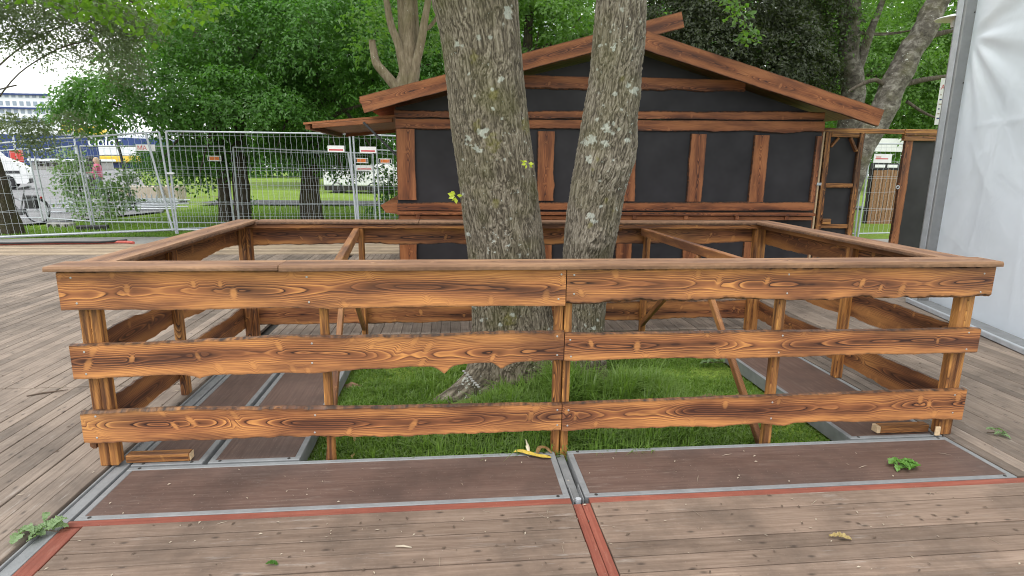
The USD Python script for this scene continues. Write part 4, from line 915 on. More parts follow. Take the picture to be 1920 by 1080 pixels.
disp += (meshkit.fbm(P3 * .9, 2, 31) - .5) * .035 + (meshkit.fbm(P3 * 6, 3, 35) - .5) * .005
def crease(s0, z0, s1, z1, am, w_):
    dx_, dz_ = s1 - s0, z1 - z0; L_ = math.hypot(dx_, dz_); t_ = ((S_ - s0) * dx_ + (Zz - z0) * dz_) / L_ ** 2; dd_ = ((S_ - s0) * -dz_ + (Zz - z0) * dx_) / L_
    return am * np.exp(-np.abs(dd_ / w_)) * np.clip(t_ * 6, 0, 1) * np.clip((1 - t_) * 6, 0, 1)
for c_ in ((.25, 2.1, 2.2, 2.14, .010, .03), (.9, 2.9, .62, .4, .008, .02), (.25, 2.05, .9, 1.3, .008, .03), (.1, 1.2, .7, 1.9, .008, .03), (.1, .9, 1.2, .5, .008, .03), (1.3, 2.1, 1.5, .1, .007, .02), (.3, .7, .7, 1.6, -.006, .03), (.8, 1.6, 1.7, 1.2, -.006, .03), (.5, 3.3, 2.0, 3.7, .01, .04), (.4, 3.2, 2.2, 3.35, -.01, .05)): disp += crease(*c_)
disp *= 1.0
disp *= np.clip(S_ / .12, 0, 1) * np.clip((Zz) / .1, 0.2, 1)
V = np.stack([T0[0] + TD[0] * S_ + TN[0] * disp - 7.78, T0[1] + TD[1] * S_ + TN[1] * disp - 3.55, Zz], -1)
i, j = np.meshgrid(np.arange(ns_ - 1), np.arange(nz_ - 1), indexing="ij"); a = i * nz_ + j
q = np.stack([a, a + nz_, a + nz_ + 1, a + 1], -1).reshape(-1, 4); F = np.vstack([q[:, [0, 1, 2]], q[:, [0, 2, 3]]])
mesh_prim("fabric_wall", V.reshape(-1, 3), F, "tent_fabric", tent, smooth=True)
MB().box((-.055, -.06, 0), (.105, .08, 4.7), .008).build("upright", "tent_aluminium", tent)
MB().box((-.064, -.03, 0), (-.057, .05, 4.7), .002).build("keder_rail", "fence_steel", tent)
for z in (1.75, 2.6, 3.36): 
    c = trimesh.creation.cylinder(radius=.008, height=.004, sections=10); c.apply_transform(trimesh.transformations.rotation_matrix(1.57, [1, 0, 0])); c.apply_translation((.06, -.062, z)); MB().tm(c).build("bolt_hole", "under_deck", tent)
m = np.eye(4); m[:3, 0] = (TD[0], TD[1], 0); m[:3, 1] = (TN[0], TN[1], 0); m[:3, 3] = (T0[0] - 7.78, T0[1] - 3.55, 0)
MB().box((.1, .01, .006), (7, .26, .03), .004, M=m).build("base_plate", "galvanised", tent)
MB().box((.1, .262, .006), (7, .30, .06), .006, M=m).build("base_rail", "fence_steel", tent)
MB().box((0, -.05, 4.6), (7, .05, 4.75), .006, M=m).build("eaves_beam", "tent_aluminium", tent)
b = MB(); 
Zr = np.array([[0, 0, 4.75], [7, 0, 4.75], [7, -4, 6.2], [0, -4, 6.2], [0, 0, 4.70], [7, 0, 4.70], [7, -4, 6.15], [0, -4, 6.15]]); Zr = (np.c_[Zr, np.ones(8)] @ m.T)[:, :3]
b.add(Zr, [[0, 1, 2, 3], [7, 6, 5, 4], [0, 4, 5, 1], [1, 5, 6, 2], [2, 6, 7, 3], [3, 7, 4, 0]]); b.build("roof", "tent_fabric", tent)
# shade lamp and notice on the tent's far side
p = at(1790, 36, 3.75)
lamp = thing("spotlight", "white flat dish lamp mounted high on the marquee upright", "lamp", p)
pr_ = np.array([(0, .055), (.05, .05), (.12, .03), (.185, .012), (.20, .004), (.196, -.002), (.12, .012), (.04, .0), (.03, -.09), (0, -.09)])
c = trimesh.creation.revolve(pr_[::-1], sections=28); MB().tm(c).build("dish", "white_paint", lamp, smooth=40)
MB().box((-.01, -.02, -.12), (.10, .02, -.085), .003).build("bracket", "tent_aluminium", lamp)
MB().box((.012, -.034, -.075), (.045, -.028, -.02), .002).build("driver_box", "white_paint", lamp)
pa, pb = at(1771, 146, 3.8), at(1765, 234, 3.8)
sg = thing("notice", "tall narrow white notice with a red letter A, behind the marquee upright", "sign", ((pa[0] + .045), 3.82, pb[2]))
hS = pa[2] - pb[2]
MB().box((-.065, 0, 0), (.10, .006, hS), .001).build("board", "sign_white", sg)
c = meshkit.text_mesh("A", .055, .001); c.apply_transform(trimesh.transformations.rotation_matrix(math.pi / 2, [1, 0, 0])); c.apply_translation((-.055, -.001, hS - .13)); MB().tm(c).build("lettering", "sign_red", sg)
for k in range(6): MB().box((-.05, -.0016, hS - .2 - .055 * k), (-.03 + .01 * (k % 3), -.0005, hS - .185 - .055 * k), 0).build("print_line", "ship_blue" if k % 2 else "beige_panel", sg)

# ------------------------------------------------------------------ construction fences
def fence_panel(bl, br, tl, tr, label, cat="fence", vs=.115, hs=(.02, .30, .55, .58, .95, 1.25, 1.30, 1.62, 1.93), group="construction fences", foot=True):
    bl, br, tl, tr = (np.asarray(p, float) for p in (bl, br, tl, tr)); o = bl.copy(); bl, br, tl, tr = bl - o, br - o, tl - o, tr - o
    t = thing("construction_fence", label, cat, o)
    MB().tube([bl - (0, 0, .06), tl], .021, 10).build("upright", "fence_steel", t, smooth=50); MB().tube([br - (0, 0, .06), tr], .021, 10).build("upright", "fence_steel", t, smooth=50)
    MB().tube([tl, tr], .019, 10).build("rail", "fence_steel", t, smooth=50); MB().tube([bl + (0, 0, .03), br + (0, 0, .03)], .016, 8).build("rail", "fence_steel", t, smooth=50)
    b = MB(); L = np.linalg.norm(br - bl); n = max(int(L / vs), 2); nm = np.cross(br - bl, tl - bl); nm /= np.linalg.norm(nm)
    Hh = np.linalg.norm(tl - bl)
    for k in range(1, n):
        u = k / n; p0, p1 = bl + (br - bl) * u, tl + (tr - tl) * u; w = nm * .005 * rnd.uniform(-1, 1) ; b.tube([p0, (p0 + p1) / 2 + w + (br - bl) / L * rnd.uniform(-.004, .004), p1], .0030, 3, cap=False)
    for h in hs:
        f = h / 2.0
        if f < 1: b.tube([bl + (tl - bl) * f, br + (tr - br) * f], .0032, 3, cap=False)
    p = b.build("wire_mesh", "fence_steel", t); p.SetCustomDataByKey("kind", "stuff")
    return t
def plate(name, c, w, h, fr, label, bars, ang=0.0, mt="sign_white", text=None, cat="sign"):
    """A small sign wired to a fence: board and printed bars."""
    t = thing(name, label, cat, c, rz=ang)
    MB().box((-w / 2, -.004, -h / 2), (w / 2, 0, h / 2), .001).build("board", mt, t)
    for (x0, x1, z0, z1, m_) in bars: MB().box((x0 * w, -.0056, z0 * h), (x1 * w, -.0042, z1 * h), 0).build("print", m_, t)
    if text:
        s, hh, x0, m_ = text; c_ = meshkit.text_mesh(s, hh, .001); c_.apply_transform(trimesh.transformations.rotation_matrix(math.pi / 2, [1, 0, 0])); c_.apply_translation((x0 * w, -.0043, -hh / 2)); MB().tm(c_).build("lettering", m_, t)
    return t
YA0, YA1, YA2, YA3 = 10.30, 10.70, 10.95, 11.05
p = at
fence_panel(at(-60, 449, YA0 - .1), at(330, 433, YA1), at(-110, 276, YA0 - .1), at(298, 247, YA1), "long fence panel at the far left in front of the bicycle, its right upright leaning", vs=.12)
MB_t = thing("brace_tube", "loose steel tube leaning against the right end of the leftmost fence panel", "tube", at(324, 432, YA1 - .12))
MB().tube([(0, 0, 0), at(273, 249, YA1 - .12) - at(324, 432, YA1 - .12)], .022, 10).build("tube", "fence_steel", MB_t, smooth=50)
fence_panel(at(333, 433, YA1 + .02), at(669, 433, YA2), at(311, 246, YA1 + .02), at(655, 251, YA2), "tall fence panel before the dark tree trunks, with a white sign")
fence_panel(at(674, 433, YA2 + .03), at(862, 433, YA3), at(662, 252, YA2 + .03), at(872, 259, YA3), "tall fence panel running behind the left corner of the hut")
MB_t = thing("brace_tube", "steel tube propped behind the fence, close to the left of the hut", "tube", at(674, 428, YA2 + .25))
MB().tube([(0, 0, 0), at(653, 286, YA2 + .25) - at(674, 428, YA2 + .25)], .022, 10).build("tube", "fence_steel", MB_t, smooth=50)
MB_t = thing("tube_clamp", "white clamp joining two fence uprights", "clamp", at(320, 325, YA1 - .03)); MB().box((-.07, -.03, -.02), (.07, .03, .02), .008).build("clamp", "white_paint", MB_t)
YB0, YB1, YB2, YB3 = 13.7, 13.5, 13.1, 12.9
fence_panel(at(-70, 413, YB0), at(80, 410, YB0), at(-98, 290, YB0), at(52, 279, YB0), "short rear fence panel in front of the white van", vs=.14)
fence_panel(at(90, 411, YB0), at(171, 417, YB1 - .8), at(63, 282, YB0), at(144, 273, YB1 - .8), "rear fence panel standing askew just right of the bicycle", vs=.14)
fence_panel(at(177, 418, YB1 - .75), at(440, 420, YB2), at(150, 274, YB1 - .75), at(420, 274.5, YB2), "rear fence panel between the person and the dark tree trunk", vs=.13)
fence_panel(at(449, 421, YB2), at(705, 421, YB3), at(437, 276, YB2), at(699, 288, YB3), "rear fence panel across the lawn, right of the dark tree trunk", vs=.13)
fence_panel(at(713, 421, YB3), at(890, 421, YB3), at(706, 281, YB3), at(890, 290, YB3), "rear fence panel ending behind the hut", vs=.13)
fence_panel(at(1609, 440, 10.6), at(1708, 438, 10.6), at(1634, 270, 10.6), at(1740, 270, 10.6), "fence panel seen through the open gate at the right", vs=.12)
fence_panel(at(1470, 440, 10.7), at(1603, 440, 10.7), at(1490, 262, 10.7), at(1623, 261, 10.7), "fence panel hidden mostly behind the open gate leaf", vs=.12)
red_bar = [(-.42, .42, -.30, -.05, "sign_red")]
dots = [(-.42 + .12 * k, -.36 + .12 * k, .08, .34, "sign_red") for k in range(7)]
s = .0
def px_w(n, Y): return n / FPX * (Y - CY) / 1.0
plate("warning_sign", at(273, 277, YA1 - .03), px_w(31, YA1), px_w(11, YA1), 0, "white sign with red serif letters, partly covered by the leaning tube", [], text=("MA", .09, -.44, "sign_red"))
plate("warning_sign", at(630, 279, YA2 - .04), px_w(29, YA2), px_w(11, YA2), 0, "white sign with a red bar at the top right of the tall fence panel", red_bar)
plate("warning_sign", at(690, 281, YA2), px_w(29, YA2), px_w(11, YA2), 0, "white sign with a red bar, upper one nearest the hut", red_bar)
plate("warning_sign", at(683, 315, YB3 - .06), px_w(29, YB3), px_w(10, YB3), 0, "white sign with a red bar, lowest of the signs left of the hut", red_bar)
def org(pxy, Y, lab): plate("orange_sign", at(*pxy, Y), px_w(23, Y), px_w(9, Y), 0, lab, [(-.34, .34, -.32, .32, "sign_orange"), (-.46, -.36, -.38, .38, "black_plastic"), (.36, .46, -.38, .38, "black_plastic")])
org((402, 297, ), YB2 - .06, "small black and orange plate left of the dark tree trunk")
org((678, 301, ), YB3 - .06, "small black and orange plate on the left of the pair by the hut")
org((722, 302, ), YB3 - .06, "small black and orange plate nearest the hut corner")
plate("warning_sign", at(1655, 297, 10.54), px_w(38, 10.54), px_w(17, 10.54), 0, "white sign with a red arrow line, seen through the gate", [(-.4, .3, -.1, .02, "sign_red"), (-.38, -.1, .1, .2, "sign_red")])
# fence feet
def foot(c, ang, mt, label, w=.72, d=.22, h=.13):
    t = thing("ballast_block", label, "ballast block", c, rz=ang)
    MB().box((-w / 2, -d / 2, 0), (w / 2, d / 2, h), .02).build("block", mt, t)
    for x in (-.22, .0, .22): MB().box((x - .05, -d / 2 - .003, .03), (x + .05, -d / 2 - .001, h - .03), .0).build("recess", "under_deck", t)
foot(onz(116, 427, GZ), -8, "concrete", "grey concrete fence foot on the grass right of the bicycle", .62)
foot(onz(175, 432, GZ), 12, "black_plastic", "black plastic fence foot under the joint of two rear panels", .66)
foot(onz(75, 419, GZ), 4, "black_plastic", "flat black plastic fence foot below the bicycle's rear wheel", .5, .3, .05)

# slatted wall seen through the gate
sw = thing("slatted_wall", "brown slatted wall with a black and white top edge, behind the fence at the right", "wall", at(1625, 425, 14.5))
o = at(1625, 425, 14.5); 
for k in range(17):
    w_ = .115; MB().box((k * w_ * 1.0, rnd.uniform(-.012, .012), .05), (k * w_ + w_ * .86, .03, 1.78 + rnd.uniform(-.015, .015)), .006).build("slat", "slat_brown", sw)
MB().box((-.1, .032, 1.80), (2.1, .07, 2.0), .004).build("top_board", "black_plastic", sw)
for k in range(5): MB().box((.02 + k * .42, .02, 1.86), (.02 + k * .42 + .34, .031, 1.95), .002).build("white_block", "white_paint", sw)
MB().box((-.1, .05, 2.35), (2.1, .09, 2.75), .004).build("upper_board", "white_paint", sw)
MB().box((-.1, .075, 0), (2.1, .1, 1.8), .004).build("backing", "under_deck", sw)

# ------------------------------------------------------------------ trees behind
def lobe(px, py, rx, ry, Y, rd):
    s = (np.dot(at(px, py, Y) - CAM, FW)) / FPX
    return (at(px, py, Y), (rx * s, rd, ry * s))
def simple_tree(name, label, base, pts, radii, mt, group=None):
    t = thing(name, label, "tree", base); base = np.array(base, float)
    limb(t, [np.array(q) - base for q in pts], radii, name="trunk", mt=mt, n=18, seed=int(abs(base[0] * 31) + 3), sub=10)
    return t, base
def add_limbs(t, base, targets, start, r0, mt, seed):
    g = np.random.default_rng(seed)
    for k, c in enumerate(targets):
        c = np.asarray(c) - base; s0 = np.asarray(start(k)) - base; mid = s0 + (c - s0) * .5 + np.array([0, 0, .12 * np.linalg.norm(c - s0)]) * g.uniform(.2, 1)
        limb(t, [s0, mid, c], [r0 * g.uniform(.7, 1.1), r0 * .55, .015], mt=mt, seed=seed + k, n=7)
def push(lobes): return [((CAM + (c - CAM) * 1.12, tuple(np.array(r) * 1.12)) if c[2] < 2.75 else (c, r)) for c, r in lobes]
def behind(base): return lambda P: ~((P[:, 1] + base[1] < 13.75) & (P[:, 2] + base[2] < 2.5))
def loc(lobes, base): return [(np.asarray(c) - base, r) for c, r in lobes]

# two dark-leaved trees left of the hut
LA = [lobe(190, 190, 85, 50, 13.4, 1.1), lobe(320, 165, 120, 80, 13.0, 1.6), lobe(395, 60, 95, 85, 13.6, 1.8), lobe(470, 210, 130, 85, 12.8, 1.8), lobe(390, 275, 90, 45, 12.9, 1.2), lobe(500, 60, 110, 110, 13.6, 1.8), lobe(300, 305, 50, 30, 13.3, .7), lobe(375, 325, 26, 22, 13.2, .4)]
b0 = onz(456, 417, GZ); b0[2] = GZ
tA, bA = simple_tree("hornbeam_tree", "dark green leafy tree whose twin stem stands just left of a fence joint", b0, [b0, b0 + [.0, .1, 1.6], b0 + [.15, .2, 4.0], b0 + [.1, .3, 7.5]], [.24, .21, .16, .05], "dark_bark")
b2 = onz(424, 416, GZ) - b0; b2[2] = 0
limb(tA, [b2, b2 + [.02, .05, 1.5], b2 + [-.3, .2, 4.5], b2 + [-.9, .3, 7]], [.20, .17, .12, .04], name="trunk", mt="dark_bark", n=16, seed=61, sub=8)
add_limbs(tA, bA, [c for c, r in LA], lambda k: b0 + [0, .1, 1.7 + .35 * k], .09, "dark_bark", 70)
crown("crown", "hornbeam_leaf", tA, loc(push(LA), bA), 101, cut=behind(bA), density=7.4, per=62, size=.10, radius=.44, gap=.37, inner=.45, jit=.34)
b0 = onz(587, 415, GZ); b0[2] = GZ
LB = [lobe(600, 70, 110, 110, 13.2, 1.8), lobe(600, 220, 105, 80, 12.6, 1.6), lobe(715, 190, 100, 95, 12.9, 1.7), lobe(720, 50, 110, 100, 13.6, 1.8), lobe(810, 120, 70, 90, 13.9, 1.4), lobe(620, 272, 85, 34, 12.7, 1.0), lobe(520, 275, 45, 20, 13.1, .7), lobe(705, 292, 50, 34, 13.3, .8), lobe(640, 318, 26, 20, 13.3, .4)]
tB, bB = simple_tree("hornbeam_tree", "dark green leafy tree with one thick trunk, nearer to the hut", b0, [b0, b0 + [-.03, .1, 1.2], b0 + [.15, .2, 3.5], b0 + [.3, .3, 7.5]], [.33, .26, .2, .05], "dark_bark")
add_limbs(tB, bB, [c for c, r in LB], lambda k: b0 + [0, .1, 1.6 + .35 * k], .10, "dark_bark", 90)
crown("crown", "hornbeam_leaf", tB, loc(push(LB), bB), 102, cut=behind(bB), density=7.4, per=62, size=.10, radius=.44, gap=.37, inner=.45, jit=.34)
# yellowish tree tips high up behind them
b0 = np.array([-3.2, 19.5, GZ])
LC = [lobe(320, 40, 110, 60, 18, 2), lobe(430, 110, 140, 110, 19, 2), lobe(600, 120, 170, 150, 19, 2.2), lobe(760, 80, 130, 140, 18.5, 2), lobe(560, -40, 200, 90, 18.5, 2.2), lobe(160, 205, 40, 30, 15, .8)]
tC, bC = simple_tree("background_tree", "lighter green tree showing through behind the two dark leafy ones", b0, [b0, b0 + [0, 0, 3], b0 + [.2, 0, 9]], [.3, .22, .06], "dark_bark")
crown("crown", "light_leaf", tC, loc(LC, bC), 103, density=4.6, per=40, size=.15, radius=.5, gap=.36)
# birch-like tree hanging in from the left
b0 = onz(22, 440, GZ); b0[2] = GZ
LD = [lobe(60, 60, 110, 75, 9.6, 1.3), lobe(150, 80, 95, 75, 9.9, 1.2), lobe(30, 160, 70, 55, 9.4, 1.0), lobe(210, 20, 75, 45, 10.1, 1.0), lobe(110, 150, 75, 50, 9.8, 1.0), lobe(60, 225, 30, 38, 9.7, .5), lobe(130, 215, 26, 30, 9.7, .4), lobe(-40, 60, 60, 90, 9.3, 1.2), lobe(80, -40, 180, 60, 9.6, 1.5), lobe(90, 110, 80, 60, 9.2, 1.0), lobe(190, 110, 60, 60, 9.9, .8), lobe(20, 215, 40, 40, 9.5, .5), lobe(60, 260, 14, 28, 9.7, .25), lobe(70, 130, 90, 45, 9.5, .9), lobe(150, 150, 70, 40, 9.8, .8), lobe(10, 100, 60, 60, 9.3, .8), lobe(215, 75, 50, 50, 10.2, .6)]
up = at(-20, 300, 10.9); up2 = at(-60, 60, 10.6)
tD, bD = simple_tree("birch_tree", "grey-green tree leaning out of the picture at the far left, its thin twigs hanging down", b0, [b0, b0 + (up - b0) * .5, up, up2], [.27, .22, .18, .10], "dark_bark")
add_limbs(tD, bD, [c for c, r in LD[1:4]], lambda k: up + (up2 - up) * (.3 + .14 * k), .022, "dark_bark", 120)
crown("crown", "birch_leaf", tD, loc(LD, bD), 104, density=30, per=26, size=.060, radius=.27, gap=.43, inner=.1, droop=.9, jit=.9)
# maple twigs hanging in at the top left: a tree standing left of the camera
b0 = np.array([-6.5, 3.5, GZ]); LE = [lobe(250, 5, 80, 32, 6.2, .8), lobe(370, 0, 70, 22, 6.4, .7), lobe(140, -10, 90, 25, 6.0, .8), lobe(200, -70, 200, 50, 6.0, 1.2), lobe(30, -60, 140, 50, 5.6, 1.2)]
tE, bE = simple_tree("maple_tree", "yellow-green maple branch tips hanging in along the top left edge", b0, [b0, b0 + [.1, 0, 2.5], b0 + [.6, .6, 5.5]], [.22, .18, .08], "dark_bark")
add_limbs(tE, bE, [c for c, r in LE[:3]], lambda k: b0 + [.4, .4, 4.2 + .2 * k], .05, "dark_bark", 140)
crown("crown", "maple_leaf", tE, loc(LE, bE), 105, density=4.2, per=14, size=.105, radius=.32, gap=.42, inner=.2, ratio=.85)

# pale many-stemmed tree behind the hut's left roof slope
Y = 9.2; b0 = at(765, 170, Y).copy(); top = b0.copy(); b0[2] = GZ
t, bF = simple_tree("beech_tree", "pale barked tree forking into many stems behind the left roof slope", b0, [b0, top, at(766, 128, Y), at(766, 70, Y), at(764, 0, Y), at(770, -70, Y)], [.28, .215, .195, .15, .12, .10], "pale_bark")
for k, (pts, r) in enumerate((([(765, 190), (748, 90), (730, 35), (716, -60)], .12), ([(765, 190), (754, 50), (748, -60)], .12), ([(765, 190), (778, 60), (776, 0), (786, -60)], .12), ([(765, 190), (787, 85), (800, 20), (812, -60)], .12), ([(765, 190), (726, 142), (704, 112), (698, 75)], .14), ([(782, 100), (792, 60), (806, 50), (830, 10)], .07))):
    limb(t, [at(*q, Y - .15 + .1 * (k % 3)) - b0 for q in pts], np.linspace(r, r * .55, len(pts)) * .78, mt="pale_bark", seed=300 + k, n=12)
LF = [lobe(760, -120, 160, 90, 9.2, 1.6), lobe(690, 40, 40, 60, 10.2, .6), lobe(840, 60, 50, 60, 10.2, .6)]
crown("crown", "light_leaf", t, loc(LF, bF), 106, density=5, per=36, size=.11, radius=.4)
# bright green foliage behind the hut's ridge, between the trunks
b0 = np.array([4.2, 15.5, GZ]); LG = [lobe(1010, 60, 90, 90, 14.5, 1.6), lobe(1090, 30, 80, 90, 15, 1.6), lobe(900, 40, 120, 120, 15.5, 1.8), lobe(1040, 140, 120, 70, 15.5, 1.4), lobe(1180, 60, 80, 90, 16, 1.6), lobe(1000, -60, 200, 60, 15, 2)]
t, bG = simple_tree("linden_tree", "bright green tree seen between the two trunks above the hut's roof", b0, [b0, b0 + [0, 0, 3], b0 + [.2, 0, 8]], [.3, .24, .06], "dark_bark")
add_limbs(t, bG, [c for c, r in LG], lambda k: b0 + [0, 0, 2.5 + .6 * k], .08, "dark_bark", 160)
crown("crown", "light_leaf", t, loc(LG, bG), 107, density=6.5, per=42, size=.13, radius=.42, gap=.38)
# dark copper tree
b0 = np.array([7.9, 12.5, GZ]); LH = [lobe(1330, 60, 110, 90, 11.2, 1.7), lobe(1440, 110, 95, 85, 11.2, 1.6), lobe(1260, 20, 70, 80, 11.5, 1.4), lobe(1500, 50, 70, 80, 11.8, 1.4), lobe(1400, 0, 140, 70, 11.8, 1.8), lobe(1510, 150, 55, 50, 11.6, 1.0), lobe(1380, 160, 120, 60, 12, 1.2)]
t, bH = simple_tree("copper_beech", "blackish purple-green tree over the hut's right roof slope", b0, [b0, b0 + [0, 0, 3], b0 + [.2, 0, 8]], [.35, .28, .06], "dark_bark")
add_limbs(t, bH, [c for c, r in LH], lambda k: b0 + [0, 0, 2.5 + .5 * k], .08, "dark_bark", 170)
crown("crown", "copper_leaf", t, loc(LH, bH), 108, density=12, per=60, size=.085, radius=.36, gap=.30, inner=.5)
# upright grey-barked tree and leaning birch on the right
Y = 11.0; q0 = at(1597, 190, Y); b0 = np.array([q0[0], Y, GZ])
t, bI = simple_tree("poplar_tree", "grey-barked tree standing upright behind the right end of the roof", b0, [b0, q0, at(1592, 100, Y), at(1596, 20, Y), at(1606, -80, Y)], [.27, .26, .24, .20, .15], "birch_bark")
for k, (pts, r) in enumerate((([(1607, 130), (1625, 80), (1640, 40), (1665, -20)], .13), ([(1585, 60), (1570, 10), (1560, -40)], .09), ([(1610, 60), (1640, 65), (1690, 62)], .04))):
    limb(t, [at(*q, Y) - b0 for q in pts], np.linspace(r, r * .4, len(pts)), mt="birch_bark", seed=320 + k, n=10)
LI = [lobe(1560, 40, 60, 70, 11.6, 1.0), lobe(1640, -40, 110, 60, 11.4, 1.4), lobe(1560, 120, 40, 50, 11.8, .7)]
crown("crown", "light_leaf", t, loc(LI, bI), 109, density=7, per=34, size=.09, radius=.34, gap=.44)
Y = 9.6; q0 = at(1640, 240, Y); b0 = np.array([at(1562, 380, Y)[0], Y, GZ])
t, bJ = simple_tree("birch_tree", "thick leaning birch with pale patched bark, beside the marquee upright", b0, [b0, at(1618, 270, Y), at(1645, 225, Y), at(1672, 170, Y), at(1706, 100, Y), at(1742, 35, Y), at(1785, -50, Y)], [.33, .28, .27, .26, .25, .235, .20], "birch_bark")
for k, (pts, r) in enumerate((([(1668, 172), (1640, 150), (1612, 160), (1590, 172)], .06), ([(1690, 160), (1730, 150), (1790, 140), (1830, 120)], .07), ([(1735, 70), (1765, 62), (1800, 55)], .08), ([(1700, 190), (1740, 215), (1770, 225)], .04), ([(1735, 50), (1690, 60), (1640, 62)], .025))):
    limb(t, [at(*q, Y + .1 * k) - b0 for q in pts], np.linspace(r, r * .4, len(pts)), mt="dark_bark", seed=340 + k, n=8)
LJ = [lobe(1720, -90, 160, 60, 9.8, 1.6)]
crown("crown", "light_leaf", t, loc(LJ, bJ), 110, density=5, per=34, size=.10, radius=.38)
b0 = np.array([13.5, 16.5, GZ]); LK = [lobe(1690, 120, 100, 100, 15.5, 1.8), lobe(1770, 60, 80, 110, 15.5, 1.6), lobe(1600, 140, 80, 60, 16, 1.4), lobe(1700, 220, 90, 60, 15.5, 1.4), lobe(1650, 20, 110, 90, 16.5, 1.8), lobe(1780, 190, 80, 80, 16, 1.4), lobe(1620, 230, 60, 40, 15.8, 1.0)]
t, bK = simple_tree("linden_tree", "light green leafy tree behind the leaning birch", b0, [b0, b0 + [0, 0, 3], b0 + [.2, 0, 8]], [.3, .24, .06], "dark_bark")
add_limbs(t, bK, [c for c, r in LK], lambda k: b0 + [0, 0, 2.2 + .5 * k], .08, "dark_bark", 180)
crown("crown", "light_leaf", t, loc(LK, bK), 111, density=6.2, per=42, size=.13, radius=.45, gap=.38)
# far tree belt that closes the view, one mass
g = np.random.default_rng(5); lobes_ = []
for k in range(34):
    px = 330 + k * 48; lobes_.append(lobe(px, 292 + 4 * (k % 2), 60, 34, 62 + 3 * (k % 3), 3.0))
    if px > 380: lobes_.append(lobe(px + 20, 215 - 10 * (k % 3), 70, 70, 38 + 3 * (k % 3), 3)); lobes_.append(lobe(px, 110, 80, 90, 42, 3))
    if px > 430: lobes_.append(lobe(px + 10, 20, 90, 90, 44, 3))
P_, N_ = shell_points(g, lobes_, .9, 77, gap=.36, inner=.4)
V, F = spray_leaves(g, P_, N_, .9, 26, .34, ratio=.7)
o = mesh_prim("far_trees", V, F, "hornbeam_leaf", kind="stuff"); tag(o, "far belt of trees closing the view behind the park", "trees")

# young shrubs behind the fences
def shrub(label, pts, sp, mt, seed, size=.115, per=15, rad=.22, n=60, Y=12.6, stem=.02):
    g = np.random.default_rng(seed); base = onz(*pts[0], GZ); base[2] = GZ; t = thing("young_shrub", label, "shrub", base)
    Yb = base[1]
    main = [at(px, py, Yb) - base for px, py in pts]; limb(t, main, np.linspace(stem, .006, len(main)), name="stem", seed=seed, n=6)
    C = []
    for (px, py, rx, ry) in sp:
        m = max(int(n * rx * ry / 2500), 3); C.append(np.stack([at(px + rx * a, py + ry * b_, Yb + .25 * c_) - base for a, b_, c_ in unit(g.normal(size=(m, 3))) * g.random((m, 1)) ** .45]))
    C = np.vstack(C); V, F = spray_leaves(g, C, np.tile([0, -.2, 1.], (len(C), 1)) + g.normal(0, .5, (len(C), 3)), rad, per, size, flat=.4, ratio=.65, jit=.7); mesh_prim("foliage", V, F, mt, t)
    for k in range(6):
        e = C[g.integers(len(C))]; s0 = main[0] + (main[-1] - main[0]) * g.uniform(.1, .6); limb(t, [s0, (s0 + e) / 2 + [0, 0, .1], e], [stem * .5, stem * .35, .004], seed=seed + k, n=5, sub=3)
shrub("thin young shrub with whitish leaves, left of the rear fence joint", [(157, 418), (150, 350), (140, 290)], [(128, 300, 28, 25), (125, 345, 30, 28), (150, 375, 28, 30), (145, 325, 25, 30)], "whitebeam_leaf", 31, n=55)
shrub("bushy young shrub with silvery leaves in front of the person", [(197, 422), (200, 380), (215, 330)], [(205, 350, 30, 28), (215, 385, 28, 28), (185, 390, 20, 26), (232, 335, 24, 20), (240, 375, 18, 20)], "whitebeam_leaf", 32, n=60)
shrub("small leafy shrub beside the trunk behind the fence joint", [(470, 405), (472, 390), (468, 378)], [(466, 388, 14, 18)], "hornbeam_leaf", 33, n=60, size=.07)
shrub("green shrub behind the fence at the hut's left corner", [(722, 412), (725, 385), (728, 350)], [(728, 345, 26, 30), (735, 385, 24, 25), (705, 395, 18, 16)], "hornbeam_leaf", 34, n=70)

# ------------------------------------------------------------------ far left: van, bicycle, person, barriers, ferry
def wheel(t, c, r, w, axis=(0, 1, 0)):
    wl = UsdGeom.Xform.Define(stage, path_for("wheel", t)); wl.AddTranslateOp().Set(Gf.Vec3d(*map(float, c))); wp = wl.GetPrim()
    R_ = trimesh.transformations.rotation_matrix(math.pi / 2, [1, 0, 0])
    c_ = trimesh.creation.torus(r - w * .32, w * .36, major_sections=26, minor_sections=10); c_.apply_scale((1, 1, 1.5)); c_.apply_transform(R_); MB().tm(c_).build("tyre", "rubber", wp, smooth=50)
    c_ = trimesh.creation.cylinder(radius=r * .62, height=w * .5, sections=20); c_.apply_transform(R_); MB().tm(c_).build("rim", "galvanised", wp, smooth=40)
    return wp
q = at(57, 350, 31.5); q[2] = GZ + .065
van = thing("parked_van", "white high-roof delivery van cut by the left edge of the picture", "van", q, rz=27)
from shapely.geometry import Polygon as _Pg
